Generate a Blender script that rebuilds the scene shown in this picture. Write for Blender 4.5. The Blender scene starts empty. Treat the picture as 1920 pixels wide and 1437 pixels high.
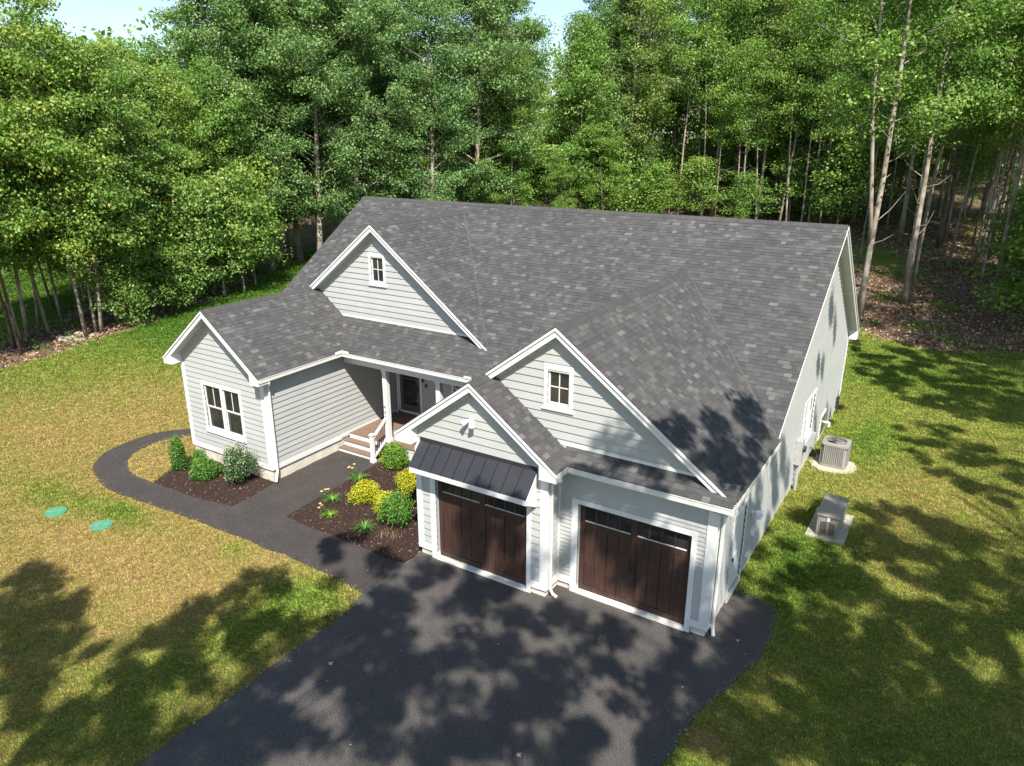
import bpy, bmesh, math, random
import numpy as np
from mathutils import Vector, Matrix
from mathutils import noise as mnoise

S = bpy.context.scene
COL = S.collection
rnd = random.Random(7)
R = math.radians

# ------------------------------------------------------------------ camera, sky, sun, exposure
cam_d = bpy.data.cameras.new('camera')
cam = bpy.data.objects.new('camera', cam_d)
COL.objects.link(cam)
S.camera = cam
CAM = np.array([3.542, -13.801, 10.638])
_y, _p, _r = R(31.816), R(-18.837), R(0.155)
fwd = Vector((math.sin(-_y) * math.cos(_p), math.cos(-_y) * math.cos(_p), math.sin(_p)))
rgt = Vector((math.cos(_y), math.sin(_y), 0))
upv = rgt.cross(fwd)
r2 = rgt * math.cos(_r) + upv * math.sin(_r)
u2 = -rgt * math.sin(_r) + upv * math.cos(_r)
cam.matrix_world = Matrix(((r2.x, u2.x, -fwd.x, CAM[0]), (r2.y, u2.y, -fwd.y, CAM[1]), (r2.z, u2.z, -fwd.z, CAM[2]), (0, 0, 0, 1)))
cam_d.sensor_width = 36
cam_d.lens = 36 * 1369.3 / 1920
cam_d.shift_x = -4.1 / 1920
cam_d.shift_y = 1.0 / 1920
cam_d.clip_start = 0.1
cam_d.clip_end = 2000

SUN = Vector((0.55, -0.66, 1.0)).normalized()          # towards the sun
sun_el = math.asin(SUN.z)
sun_az = math.atan2(SUN.x, SUN.y)
world = bpy.data.worlds.new('World')
S.world = world
world.use_nodes = True
wt = world.node_tree
wt.nodes.clear()
w_out = wt.nodes.new('ShaderNodeOutputWorld')
w_bg = wt.nodes.new('ShaderNodeBackground')
w_sky = wt.nodes.new('ShaderNodeTexSky')
w_sky.sky_type = 'NISHITA'
w_sky.sun_disc = False
w_sky.sun_elevation = sun_el
w_sky.sun_rotation = sun_az
w_sky.air_density = 1.0
w_sky.dust_density = 0.6
w_sky.ozone_density = 2.2
w_tc = wt.nodes.new('ShaderNodeTexCoord')
w_mp = wt.nodes.new('ShaderNodeMapping')
w_mp.inputs['Scale'].default_value = (1.4, 1.4, 6.0)
w_no = wt.nodes.new('ShaderNodeTexNoise')
w_no.inputs['Scale'].default_value = 2.2
w_no.inputs['Detail'].default_value = 6
w_rp = wt.nodes.new('ShaderNodeValToRGB')
w_rp.color_ramp.elements[0].position = 0.52
w_rp.color_ramp.elements[1].position = 0.85
w_mx = wt.nodes.new('ShaderNodeMixRGB')
w_mx.inputs['Color2'].default_value = (4.0, 4.3, 4.8, 1)
wt.links.new(w_tc.outputs['Generated'], w_mp.inputs['Vector'])
wt.links.new(w_mp.outputs[0], w_no.inputs['Vector'])
wt.links.new(w_no.outputs['Fac'], w_rp.inputs[0])
wt.links.new(w_rp.outputs[0], w_mx.inputs['Fac'])
wt.links.new(w_sky.outputs[0], w_mx.inputs['Color1'])
wt.links.new(w_mx.outputs[0], w_bg.inputs['Color'])
w_bg.inputs['Strength'].default_value = 0.105
wt.links.new(w_bg.outputs[0], w_out.inputs[0])

sun_d = bpy.data.lights.new('sun', 'SUN')
sun_d.energy = 5.0
sun_d.angle = R(0.53)
sun_d.color = (1.0, 0.95, 0.87)
sun = bpy.data.objects.new('sun', sun_d)
COL.objects.link(sun)
sun.rotation_euler = (-SUN).to_track_quat('-Z', 'Y').to_euler()
sun.location = (20, -25, 40)
S.view_settings.view_transform = 'Standard'
S.view_settings.look = 'None'
S.view_settings.exposure = 1.02
S.view_settings.gamma = 1
S.view_settings.use_curve_mapping = False
S.cycles.max_bounces = 6
S.cycles.diffuse_bounces = 3
S.cycles.transmission_bounces = 3

# ------------------------------------------------------------------ materials
def new_mat(name):
    m = bpy.data.materials.new(name)
    m.use_nodes = True
    nt = m.node_tree
    nt.nodes.clear()
    out = nt.nodes.new('ShaderNodeOutputMaterial')
    return m, nt, out

def N(nt, t, **kw):
    n = nt.nodes.new(t)
    for k, v in kw.items():
        if k in n.inputs:
            n.inputs[k].default_value = v
        else:
            setattr(n, k, v)
    return n

def noise(nt, scale, detail=4, rough=0.55, space='Object', stretch=None, dist=0.0):
    if space == 'World':
        src = nt.nodes.new('ShaderNodeNewGeometry').outputs['Position']
    else:
        src = nt.nodes.new('ShaderNodeTexCoord').outputs['Object']
    if stretch:
        mp = nt.nodes.new('ShaderNodeMapping')
        mp.inputs['Scale'].default_value = stretch
        nt.links.new(src, mp.inputs[0])
        src = mp.outputs[0]
    n = N(nt, 'ShaderNodeTexNoise', Scale=scale, Detail=detail, Roughness=rough, Distortion=dist)
    nt.links.new(src, n.inputs['Vector'])
    return n.outputs['Fac']

def ramp(nt, src, stops):
    r = nt.nodes.new('ShaderNodeValToRGB')
    e = r.color_ramp.elements
    while len(e) < len(stops):
        e.new(0.5)
    for i, (p, c) in enumerate(stops):
        e[i].position = p
        e[i].color = (c[0], c[1], c[2], 1) if len(c) == 3 else c
    nt.links.new(src, r.inputs[0])
    return r.outputs[0]

def mix(nt, fac, a, b, mode='MIX'):
    m = nt.nodes.new('ShaderNodeMixRGB')
    m.blend_type = mode
    for sock, v in ((m.inputs[0], fac), (m.inputs[1], a), (m.inputs[2], b)):
        if isinstance(v, (int, float)):
            sock.default_value = v
        elif isinstance(v, tuple):
            sock.default_value = (v[0], v[1], v[2], 1)
        else:
            nt.links.new(v, sock)
    return m.outputs[0]

def math_n(nt, op, a, b=None):
    m = nt.nodes.new('ShaderNodeMath')
    m.operation = op
    for s, v in ((m.inputs[0], a), (m.inputs[1], b)):
        if v is None:
            continue
        if isinstance(v, (int, float)):
            s.default_value = v
        else:
            nt.links.new(v, s)
    return m.outputs[0]

def attr(nt, name, out='Fac', typ='GEOMETRY'):
    a = nt.nodes.new('ShaderNodeAttribute')
    a.attribute_name = name
    a.attribute_type = typ
    return a.outputs[out]

def bump(nt, h, strength, dist):
    b = N(nt, 'ShaderNodeBump', Strength=strength, Distance=dist)
    nt.links.new(h, b.inputs['Height'])
    return b.outputs[0]

def pbsdf(nt, out, color, rough=0.6, normal=None, metal=0.0, spec=0.5):
    b = nt.nodes.new('ShaderNodeBsdfPrincipled')
    if isinstance(color, tuple):
        b.inputs['Base Color'].default_value = (color[0], color[1], color[2], 1)
    else:
        nt.links.new(color, b.inputs['Base Color'])
    if isinstance(rough, (int, float)):
        b.inputs['Roughness'].default_value = rough
    else:
        nt.links.new(rough, b.inputs['Roughness'])
    b.inputs['Metallic'].default_value = metal
    b.inputs['Specular IOR Level'].default_value = spec
    if normal is not None:
        nt.links.new(normal, b.inputs['Normal'])
    nt.links.new(b.outputs[0], out.inputs[0])
    return b

def simple(name, c, rough=0.5, var=0.12, scale=6.0, bmp=0.0, metal=0.0, spec=0.5, space='World', stretch=None):
    m, nt, out = new_mat(name)
    n = noise(nt, scale, 5, 0.6, space, stretch)
    lo = tuple(x * (1 - var) for x in c)
    hi = tuple(min(1, x * (1 + var)) for x in c)
    col = ramp(nt, n, [(0.3, lo), (0.7, hi)])
    nm = bump(nt, noise(nt, scale * 12, 3, 0.6, space, stretch), bmp, 0.01) if bmp else None
    pbsdf(nt, out, col, rough, nm, metal, spec)
    return m

def mat_siding():
    m, nt, out = new_mat('siding_paint')
    a = attr(nt, 'tone')
    n = noise(nt, 1.2, 4, 0.6, 'World')
    c1 = ramp(nt, n, [(0.3, (0.335, 0.342, 0.326)), (0.7, (0.370, 0.374, 0.356))])
    c2 = mix(nt, 0.10, c1, ramp(nt, a, [(0, (0.28, 0.29, 0.28)), (1, (0.44, 0.45, 0.43))]))
    g = noise(nt, 60, 3, 0.6, 'World', (0.3, 0.3, 3))
    pbsdf(nt, out, c2, 0.6, bump(nt, g, 0.15, 0.002))
    return m

def mat_shingle():
    m, nt, out = new_mat('asphalt_shingle')
    a = attr(nt, 'tone')
    base = ramp(nt, a, [(0.0, (0.049, 0.048, 0.048)), (0.35, (0.061, 0.060, 0.059)), (0.7, (0.075, 0.074, 0.072)), (0.87, (0.092, 0.091, 0.088)), (1.0, (0.116, 0.114, 0.110))])
    g = noise(nt, 90, 2, 0.7, 'World')
    c = mix(nt, 0.35, base, ramp(nt, g, [(0.3, (0.3, 0.3, 0.3)), (0.7, (0.75, 0.75, 0.75))]), 'OVERLAY')
    big = noise(nt, 0.6, 5, 0.65, 'World')
    c = mix(nt, 0.4, c, ramp(nt, big, [(0.3, (0.36, 0.36, 0.38)), (0.75, (0.62, 0.60, 0.58))]), 'OVERLAY')
    pbsdf(nt, out, c, 0.9, bump(nt, g, 0.5, 0.004), 0, 0.25)
    return m

def mat_asphalt(name, base, warm):
    m, nt, out = new_mat(name)
    fine = noise(nt, 34, 4, 0.9, 'World')
    mid = noise(nt, 2.3, 6, 0.7, 'World')
    big = noise(nt, 0.35, 5, 0.6, 'World')
    streak = noise(nt, 1.2, 5, 0.7, 'World', (1.0, 0.25, 1))
    c = ramp(nt, fine, [(0.34, tuple(x * 0.35 for x in base)), (0.52, base), (0.70, tuple(x * 2.4 for x in base))])
    c = mix(nt, 0.45, c, ramp(nt, mid, [(0.35, (0.38, 0.38, 0.38)), (0.7, (0.66, 0.65, 0.63))]), 'OVERLAY')
    c = mix(nt, 0.5, c, ramp(nt, big, [(0.3, (0.40, 0.40, 0.42)), (0.7, warm)]), 'OVERLAY')
    c = mix(nt, 0.3, c, ramp(nt, streak, [(0.4, (0.45, 0.45, 0.45)), (0.75, (0.68, 0.66, 0.64))]), 'OVERLAY')
    pbsdf(nt, out, c, 0.88, bump(nt, fine, 0.7, 0.006), 0, 0.3)
    return m

def grass_color(nt, typ, space='World'):
    """colour of lawn and blades from per-point attributes dry / lush / litter, broken up by noise"""
    def at(n):
        return attr(nt, n, 'Fac', typ)
    nz = noise(nt, 0.9, 5, 0.65, 'World')
    nf = noise(nt, 9, 4, 0.7, 'World')
    dry = math_n(nt, 'ADD', at('dry'), math_n(nt, 'MULTIPLY', math_n(nt, 'SUBTRACT', nz, 0.5), 0.55))
    dry = math_n(nt, 'ADD', dry, math_n(nt, 'MULTIPLY', math_n(nt, 'SUBTRACT', nf, 0.5), 1.0))
    c = ramp(nt, dry, [(0.0, (0.100, 0.200, 0.034)), (0.28, (0.240, 0.315, 0.062)), (0.52, (0.350, 0.335, 0.098)), (0.78, (0.46, 0.345, 0.145)), (1.0, (0.52, 0.38, 0.18))])
    return c, nf

def mat_lawn():
    m, nt, out = new_mat('lawn_ground')
    c, nf = grass_color(nt, 'GEOMETRY')
    c = mix(nt, 1.0, c, (0.58, 0.56, 0.52), 'MULTIPLY')
    fl = noise(nt, 7, 6, 0.85, 'World')
    litter_c = ramp(nt, fl, [(0.28, (0.04, 0.026, 0.018)), (0.5, (0.125, 0.082, 0.056)), (0.68, (0.34, 0.25, 0.18))])
    ln = noise(nt, 0.8, 5, 0.7, 'World')
    fac = math_n(nt, 'ADD', attr(nt, 'litter'), math_n(nt, 'MULTIPLY', math_n(nt, 'SUBTRACT', ln, 0.5), 1.3))
    f = ramp(nt, fac, [(0.42, (0, 0, 0)), (0.58, (1, 1, 1))])
    c = mix(nt, f, c, litter_c)
    fine = noise(nt, 55, 3, 0.8, 'World')
    c = mix(nt, 0.45, c, ramp(nt, fine, [(0.3, (0.25, 0.25, 0.25)), (0.7, (0.75, 0.75, 0.75))]), 'OVERLAY')
    pbsdf(nt, out, c, 0.95, bump(nt, fine, 0.8, 0.03), 0, 0.1)
    return m

def mat_blades():
    m, nt, out = new_mat('grass_blades')
    c, nf = grass_color(nt, 'INSTANCER')
    oi = nt.nodes.new('ShaderNodeObjectInfo')
    c = mix(nt, 0.5, c, ramp(nt, oi.outputs['Random'], [(0.0, (0.33, 0.33, 0.33)), (1.0, (0.72, 0.72, 0.70))]), 'OVERLAY')
    c = mix(nt, 0.6, c, ramp(nt, attr(nt, 'tone'), [(0.0, (0.12, 0.15, 0.12)), (0.6, (0.5, 0.5, 0.45)), (1.0, (0.95, 0.93, 0.85))]), 'OVERLAY')
    d = nt.nodes.new('ShaderNodeBsdfDiffuse')
    t = nt.nodes.new('ShaderNodeBsdfTranslucent')
    nt.links.new(c, d.inputs[0]); nt.links.new(c, t.inputs[0])
    ms = nt.nodes.new('ShaderNodeMixShader')
    ms.inputs[0].default_value = 0.4
    nt.links.new(d.outputs[0], ms.inputs[1]); nt.links.new(t.outputs[0], ms.inputs[2])
    nt.links.new(ms.outputs[0], out.inputs[0])
    return m

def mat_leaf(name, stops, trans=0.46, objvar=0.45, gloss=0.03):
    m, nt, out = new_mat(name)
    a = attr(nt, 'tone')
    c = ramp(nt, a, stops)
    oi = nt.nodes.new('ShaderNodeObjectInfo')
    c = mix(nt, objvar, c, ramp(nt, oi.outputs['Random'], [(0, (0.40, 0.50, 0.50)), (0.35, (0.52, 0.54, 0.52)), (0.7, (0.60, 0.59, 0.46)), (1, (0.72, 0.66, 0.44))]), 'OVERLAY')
    d = nt.nodes.new('ShaderNodeBsdfDiffuse')
    t = nt.nodes.new('ShaderNodeBsdfTranslucent')
    g = N(nt, 'ShaderNodeBsdfGlossy', Roughness=0.5)
    nt.links.new(c, d.inputs[0])
    nt.links.new(mix(nt, 0.35, c, (0.25, 0.38, 0.03)), t.inputs[0])
    ms = nt.nodes.new('ShaderNodeMixShader')
    ms.inputs[0].default_value = trans
    nt.links.new(d.outputs[0], ms.inputs[1]); nt.links.new(t.outputs[0], ms.inputs[2])
    m2 = nt.nodes.new('ShaderNodeMixShader')
    m2.inputs[0].default_value = gloss
    nt.links.new(ms.outputs[0], m2.inputs[1]); nt.links.new(g.outputs[0], m2.inputs[2])
    nt.links.new(m2.outputs[0], out.inputs[0])
    return m

def mat_bark(name, c1, c2, c3):
    m, nt, out = new_mat(name)
    n1 = noise(nt, 5, 5, 0.7, 'World', (1, 1, 0.25))
    n2 = noise(nt, 1.6, 4, 0.6, 'World')
    c = ramp(nt, n1, [(0.3, c1), (0.6, c2)])
    c = mix(nt, ramp(nt, n2, [(0.45, (0, 0, 0)), (0.65, (0.8, 0.8, 0.8))]), c, c3)
    pbsdf(nt, out, c, 0.95, bump(nt, n1, 0.8, 0.03), 0, 0.15)
    return m

def mat_wood():
    m, nt, out = new_mat('stained_wood')
    n1 = noise(nt, 5, 5, 0.6, 'World', (7, 7, 0.3), 0.4)
    n2 = noise(nt, 1.3, 3, 0.6, 'World')
    c = ramp(nt, n1, [(0.3, (0.020, 0.010, 0.007)), (0.5, (0.040, 0.019, 0.013)), (0.75, (0.082, 0.038, 0.025))])
    c = mix(nt, 0.4, c, ramp(nt, n2, [(0.3, (0.36, 0.36, 0.36)), (0.7, (0.65, 0.62, 0.6))]), 'OVERLAY')
    c = mix(nt, 0.3, c, ramp(nt, attr(nt, 'tone'), [(0, (0.35, 0.35, 0.35)), (1, (0.7, 0.66, 0.62))]), 'OVERLAY')
    pbsdf(nt, out, c, 0.55, bump(nt, n1, 0.3, 0.004))
    return m

def mat_glass():
    m, nt, out = new_mat('window_glass')
    n = noise(nt, 1.5, 3, 0.5, 'World')
    c = ramp(nt, n, [(0.35, (0.014, 0.015, 0.016)), (0.7, (0.036, 0.034, 0.030))])
    pbsdf(nt, out, c, 0.04, None, 0, 0.7)
    return m

def mat_mulch():
    m, nt, out = new_mat('bark_mulch')
    n = noise(nt, 38, 4, 0.8, 'World', (1, 1.6, 1))
    n2 = noise(nt, 1.2, 4, 0.6, 'World')
    c = ramp(nt, n, [(0.3, (0.012, 0.008, 0.007)), (0.52, (0.042, 0.026, 0.021)), (0.74, (0.13, 0.08, 0.06))])
    c = mix(nt, 0.5, c, ramp(nt, n2, [(0.3, (0.4, 0.4, 0.4)), (0.7, (0.62, 0.6, 0.58))]), 'OVERLAY')
    pbsdf(nt, out, c, 0.95, bump(nt, n, 1.0, 0.03), 0, 0.1)
    return m

M = {}
M['siding'] = mat_siding()
M['shingle'] = mat_shingle()
M['drive'] = mat_asphalt('driveway_asphalt', (0.066, 0.061, 0.056), (0.60, 0.58, 0.56))
M['walk'] = mat_asphalt('walkway_asphalt', (0.044, 0.039, 0.036), (0.62, 0.58, 0.56))
M['lawn'] = mat_lawn()
M['blades'] = mat_blades()
M['trim'] = simple('white_trim_paint', (0.60, 0.60, 0.585), 0.45, 0.03, 2.0)
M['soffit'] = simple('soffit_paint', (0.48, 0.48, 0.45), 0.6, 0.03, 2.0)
M['gutter'] = simple('gutter_enamel', (0.60, 0.59, 0.55), 0.35, 0.05, 4.0)
M['debris'] = simple('gutter_debris', (0.20, 0.145, 0.085), 0.95, 0.6, 9.0)
M['concrete'] = simple('concrete', (0.50, 0.46, 0.38), 0.9, 0.16, 2.5, 0.4)
M['pad'] = simple('pad_concrete', (0.36, 0.34, 0.25), 0.9, 0.3, 9.0, 0.4)
M['gravel'] = simple('gravel', (0.42, 0.37, 0.30), 0.95, 0.5, 45.0, 0.6)
M['awning'] = simple('dark_standing_seam_metal', (0.038, 0.038, 0.043), 0.42, 0.12, 2.0, 0.0, 0.35)
M['wood'] = mat_wood()
M['glass'] = mat_glass()
M['mulch'] = mat_mulch()
M['deck'] = simple('composite_deck_board', (0.165, 0.108, 0.075), 0.75, 0.22, 5.0, 0.2, stretch=(0.6, 6, 6))
M['dark'] = simple('dark_metal', (0.020, 0.020, 0.022), 0.5, 0.1)
M['doorframe'] = simple('storm_door_frame', (0.075, 0.078, 0.08), 0.4, 0.1)
M['black'] = simple('black_paint', (0.012, 0.012, 0.012), 0.45, 0.1)
M['greymetal'] = simple('grey_metal_box', (0.34, 0.34, 0.33), 0.5, 0.12)
M['beige'] = simple('beige_enamel', (0.25, 0.238, 0.215), 0.5, 0.06)
M['beigedark'] = simple('generator_enamel', (0.24, 0.22, 0.19), 0.42, 0.08, 3.0)
M['green'] = simple('green_plastic', (0.07, 0.235, 0.14), 0.55, 0.12, 12.0)
M['rock'] = simple('field_stone', (0.36, 0.28, 0.22), 0.95, 0.35, 6.0, 0.7)
M['flash'] = simple('lamp_white', (0.85, 0.85, 0.83), 0.35, 0.02)
M['curtain'] = simple('curtain_cloth', (0.33, 0.33, 0.30), 0.9, 0.1)
M['yellowflower'] = simple('yellow_petal', (0.55, 0.42, 0.16), 0.7, 0.15)
M['bark1'] = mat_bark('bark_grey', (0.12, 0.095, 0.072), (0.30, 0.245, 0.19), (0.40, 0.37, 0.31))
M['bark2'] = mat_bark('bark_brown', (0.05, 0.036, 0.026), (0.15, 0.105, 0.075), (0.22, 0.18, 0.14))
M['stem'] = simple('shrub_stem', (0.09, 0.065, 0.045), 0.9, 0.2)
M['leafA'] = mat_leaf('foliage_yellow_green', [(0, (0.088, 0.177, 0.033)), (0.5, (0.177, 0.313, 0.059)), (0.98, (0.319, 0.448, 0.100)), (1, (0.472, 0.401, 0.118))])
M['leafB'] = mat_leaf('foliage_blue_green', [(0, (0.071, 0.147, 0.040)), (0.6, (0.147, 0.266, 0.078)), (1, (0.271, 0.401, 0.136))], 0.38, 0.3, 0.03)
M['leafC'] = mat_leaf('foliage_mid_green', [(0, (0.080, 0.171, 0.031)), (0.6, (0.171, 0.307, 0.054)), (1, (0.307, 0.443, 0.100))])
M['leafD'] = mat_leaf('foliage_sparse_olive', [(0, (0.106, 0.171, 0.041)), (0.6, (0.212, 0.295, 0.077)), (1, (0.354, 0.401, 0.142))])
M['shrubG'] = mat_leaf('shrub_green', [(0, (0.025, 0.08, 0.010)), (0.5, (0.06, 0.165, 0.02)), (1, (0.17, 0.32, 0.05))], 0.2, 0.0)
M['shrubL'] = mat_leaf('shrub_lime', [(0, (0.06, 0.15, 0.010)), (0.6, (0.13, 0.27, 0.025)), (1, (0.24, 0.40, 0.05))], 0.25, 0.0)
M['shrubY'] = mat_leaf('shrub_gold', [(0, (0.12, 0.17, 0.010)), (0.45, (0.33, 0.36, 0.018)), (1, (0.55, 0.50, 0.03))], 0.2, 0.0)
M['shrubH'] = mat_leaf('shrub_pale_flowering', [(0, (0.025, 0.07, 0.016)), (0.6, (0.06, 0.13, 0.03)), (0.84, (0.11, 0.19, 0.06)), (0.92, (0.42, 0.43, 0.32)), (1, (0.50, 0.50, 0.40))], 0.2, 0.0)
M['chip'] = mat_leaf('bark_chip', [(0, (0.012, 0.008, 0.007)), (0.6, (0.05, 0.032, 0.025)), (0.9, (0.13, 0.085, 0.062)), (1, (0.30, 0.21, 0.15))], 0.05, 0.0)
M['litter'] = mat_leaf('fallen_leaf', [(0, (0.10, 0.05, 0.03)), (0.5, (0.28, 0.16, 0.09)), (1, (0.50, 0.40, 0.26))], 0.15, 0.0)

# ------------------------------------------------------------------ mesh helpers
class MB:
    def __init__(s):
        s.v = []; s.f = []; s.t = []
    def poly(s, pts, tone=0.5):
        b = len(s.v)
        s.v += [tuple(p) for p in pts]
        s.f.append(tuple(range(b, b + len(pts)))); s.t.append(tone)
    def hexa(s, p, tone=0.5, skip=()):
        """p: 8 corners, bottom ring 0-3 then top ring 4-7 in the same order"""
        b = len(s.v)
        s.v += [tuple(q) for q in p]
        F = [(0, 3, 2, 1), (4, 5, 6, 7), (0, 1, 5, 4), (1, 2, 6, 5), (2, 3, 7, 6), (3, 0, 4, 7)]
        for i, f in enumerate(F):
            if i in skip:
                continue
            s.f.append(tuple(b + k for k in f)); s.t.append(tone)
    def box(s, x0, x1, y0, y1, z0, z1, tone=0.5):
        s.hexa([(x0, y0, z0), (x1, y0, z0), (x1, y1, z0), (x0, y1, z0), (x0, y0, z1), (x1, y0, z1), (x1, y1, z1), (x0, y1, z1)], tone)
    def prism(s, pts, ext, tone=0.5):
        pts = [Vector(p) for p in pts]; ext = Vector(ext)
        n = len(pts); b = len(s.v)
        s.v += [tuple(p) for p in pts] + [tuple(p + ext) for p in pts]
        s.f.append(tuple(range(b + n - 1, b - 1, -1))); s.f.append(tuple(range(b + n, b + 2 * n)))
        s.t += [tone, tone]
        for i in range(n):
            j = (i + 1) % n
            s.f.append((b + i, b + j, b + n + j, b + n + i)); s.t.append(tone)
    def tube(s, pts, rad, seg=8, tone=0.5, caps=True):
        pts = [Vector(p) for p in pts]
        if isinstance(rad, (int, float)):
            rad = [rad] * len(pts)
        rings = []
        for i, p in enumerate(pts):
            d = (pts[min(i + 1, len(pts) - 1)] - pts[max(i - 1, 0)]).normalized()
            a = d.cross(Vector((0.31, 0.95, 0.05)))
            if a.length < 0.1:
                a = d.cross(Vector((1, 0, 0)))
            a.normalize(); c = d.cross(a)
            b = len(s.v)
            for k in range(seg):
                an = 2 * math.pi * k / seg
                s.v.append(tuple(p + (a * math.cos(an) + c * math.sin(an)) * rad[i]))
            rings.append(b)
        for i in range(len(rings) - 1):
            for k in range(seg):
                k2 = (k + 1) % seg
                s.f.append((rings[i] + k, rings[i] + k2, rings[i + 1] + k2, rings[i + 1] + k)); s.t.append(tone)
        if caps:
            s.f.append(tuple(rings[0] + k for k in range(seg - 1, -1, -1))); s.t.append(tone)
            s.f.append(tuple(rings[-1] + k for k in range(seg))); s.t.append(tone)
    def mesh(s, name, mat, smooth=False):
        me = bpy.data.meshes.new(name)
        me.from_pydata(s.v, [], s.f)
        a = me.attributes.new('tone', 'FLOAT', 'FACE')
        a.data.foreach_set('value', np.array(s.t, dtype=np.float32))
        me.materials.append(mat)
        if smooth:
            me.polygons.foreach_set('use_smooth', [True] * len(me.polygons))
        me.update()
        return me
    def build(s, name, mat, parent=None, kind=None, smooth=False, bevel=0.0):
        o = bpy.data.objects.new(name, s.mesh(name, mat, smooth))
        COL.objects.link(o)
        if parent is not None:
            o.parent = parent
            o.matrix_parent_inverse = Matrix.Identity(4)
            if not bevel_skip and bevel:
                pass
        if kind:
            o['kind'] = kind
        if bevel:
            b = o.modifiers.new('bevel', 'BEVEL'); b.width = bevel; b.segments = 2; b.limit_method = 'ANGLE'
        return o
bevel_skip = False

def tag(o, label=None, cat=None, group=None, kind=None):
    if label: o['label'] = label
    if cat: o['category'] = cat
    if group: o['group'] = group
    if kind: o['kind'] = kind
    return o

def empty(name, loc, rz=0.0):
    o = bpy.data.objects.new(name, None)
    o.empty_display_size = 0.3
    COL.objects.link(o)
    o.location = loc; o.rotation_euler = (0, 0, rz)
    return o

def np_mesh(name, verts, quads, tone, mat, nside=4):
    """fast mesh from numpy arrays; quads (n, nside)"""
    me = bpy.data.meshes.new(name)
    nv, nf = len(verts), len(quads)
    me.vertices.add(nv)
    me.vertices.foreach_set('co', verts.astype(np.float32).ravel())
    me.loops.add(nf * nside)
    me.loops.foreach_set('vertex_index', quads.astype(np.int32).ravel())
    me.polygons.add(nf)
    me.polygons.foreach_set('loop_start', np.arange(0, nf * nside, nside, dtype=np.int32))
    me.update(calc_edges=True)
    a = me.attributes.new('tone', 'FLOAT', 'FACE')
    a.data.foreach_set('value', tone.astype(np.float32))
    me.materials.append(mat)
    return me

# ------------------------------------------------------------------ terrain height
def sm(t):
    t = np.clip(t, 0, 1)
    return t * t * (3 - 2 * t)

def gz(x, y):
    x = np.asarray(x, float); y = np.asarray(y, float)
    z = -0.2 * sm((-8 - x) / 6)
    rise = np.maximum(0, y - 26)
    z = z + 0.085 * (rise * rise / (rise + 8)) * sm((x + 52) / 25)
    return z

def gzf(x, y):
    return float(gz(x, y))

def in_poly(px, py, poly):
    px = np.asarray(px); py = np.asarray(py)
    ins = np.zeros(px.shape, bool)
    n = len(poly)
    j = n - 1
    for i in range(n):
        xi, yi = poly[i]; xj, yj = poly[j]
        c = ((yi > py) != (yj > py)) & (px < (xj - xi) * (py - yi) / (yj - yi + 1e-12) + xi)
        ins ^= c
        j = i
    return ins

# camera projection used only to choose detail levels and to keep shade trees out of frame
_Rm = np.array([[r2.x, r2.y, r2.z], [u2.x, u2.y, u2.z], [fwd.x, fwd.y, fwd.z]])
def proj(P):
    d = (np.asarray(P, float) - CAM) @ _Rm.T
    w = d[..., 2]
    ww = np.where(np.abs(w) < 1e-6, 1e-6, w)
    return 964.1 + 1369.3 * d[..., 0] / ww, 719.5 - 1369.3 * d[..., 1] / ww, w
def ghit(u, v, z0=None):
    d = _Rm.T @ np.array([(u - 964.1) / 1369.3, (719.5 - v) / 1369.3, 1.0])
    z = 0.0
    for _ in range(60):
        t = (z - CAM[2]) / d[2]
        p = CAM + d * t
        z = 0.5 * z + 0.5 * gzf(p[0], p[1])
    return p

# ------------------------------------------------------------------ ground outlines
walk_outer = [(-8.99, -2.67), (-10.17, -2.57), (-11.25, -2.55), (-12.71, -2.47), (-14.09, -2.5), (-15.46, -2.56), (-16.74, -2.64), (-17.96, -2.76), (-19.11, -2.68), (-20.21, -2.34), (-20.94, -1.91), (-21.49, -1.25), (-21.71, -0.38), (-21.71, 0.63), (-21.42, 1.25), (-20.93, 1.81), (-20.0, 3.2), (-19.3, 4.6), (-18.9, 6.5)]
walk_inner = [(-18.72, 6.5), (-18.72, 3.6), (-19.6, 2.4), (-20.34, 1.44), (-20.73, 0.79), (-20.83, 0.06), (-20.59, -0.69), (-20.13, -1.19), (-19.39, -1.59), (-18.6, -1.72), (-17.82, -1.73), (-16.57, -1.66), (-15.3, -1.58), (-14.29, -1.39), (-14.33, -0.81), (-14.38, -0.15), (-14.51, 0.44), (-14.56, 0.8), (-14.56, 3.42)]
WALK = [(-7.62, -2.82)] + walk_outer + walk_inner + [(-12.57, 3.4), (-12.57, 2.93), (-12.38, -0.99), (-11.26, -1.14), (-10.13, -1.17), (-8.94, -1.26), (-8.08, -1.36), (-7.62, -1.25)]
DRIVE = [(-7.62, -0.61), (-7.62, -2.82), (-7.45, -3.55), (-7.42, -4.68), (-7.45, -5.74), (-7.43, -6.72), (-7.42, -8.22), (-7.34, -9.5), (-7.3, -14), (-7.5, -24), (-7.6, -60), (0.6, -60), (0.2, -24), (0.1, -10), (0.38, -5.2), (0.46, -3.85), (0.51, -3.01), (0.59, -2.49), (0.76, -1.73), (1.0, -0.87), (1.2, -0.17), (1.27, 0.69), (1.24, 1.45), (1.09, 1.95), (0.61, 2.14), (0.0, 2.17), (0.0, 0.3), (-3.75, 0.3), (-3.75, -0.3), (-7.56, -0.3)]
BED2 = [(-12.38, -0.99), (-12.57, 2.93), (-12.57, 3.95), (-7.57, 3.95), (-7.57, -0.6), (-7.64, -1.25), (-8.08, -1.36), (-8.94, -1.26), (-10.13, -1.17), (-11.26, -1.14)]
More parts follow.
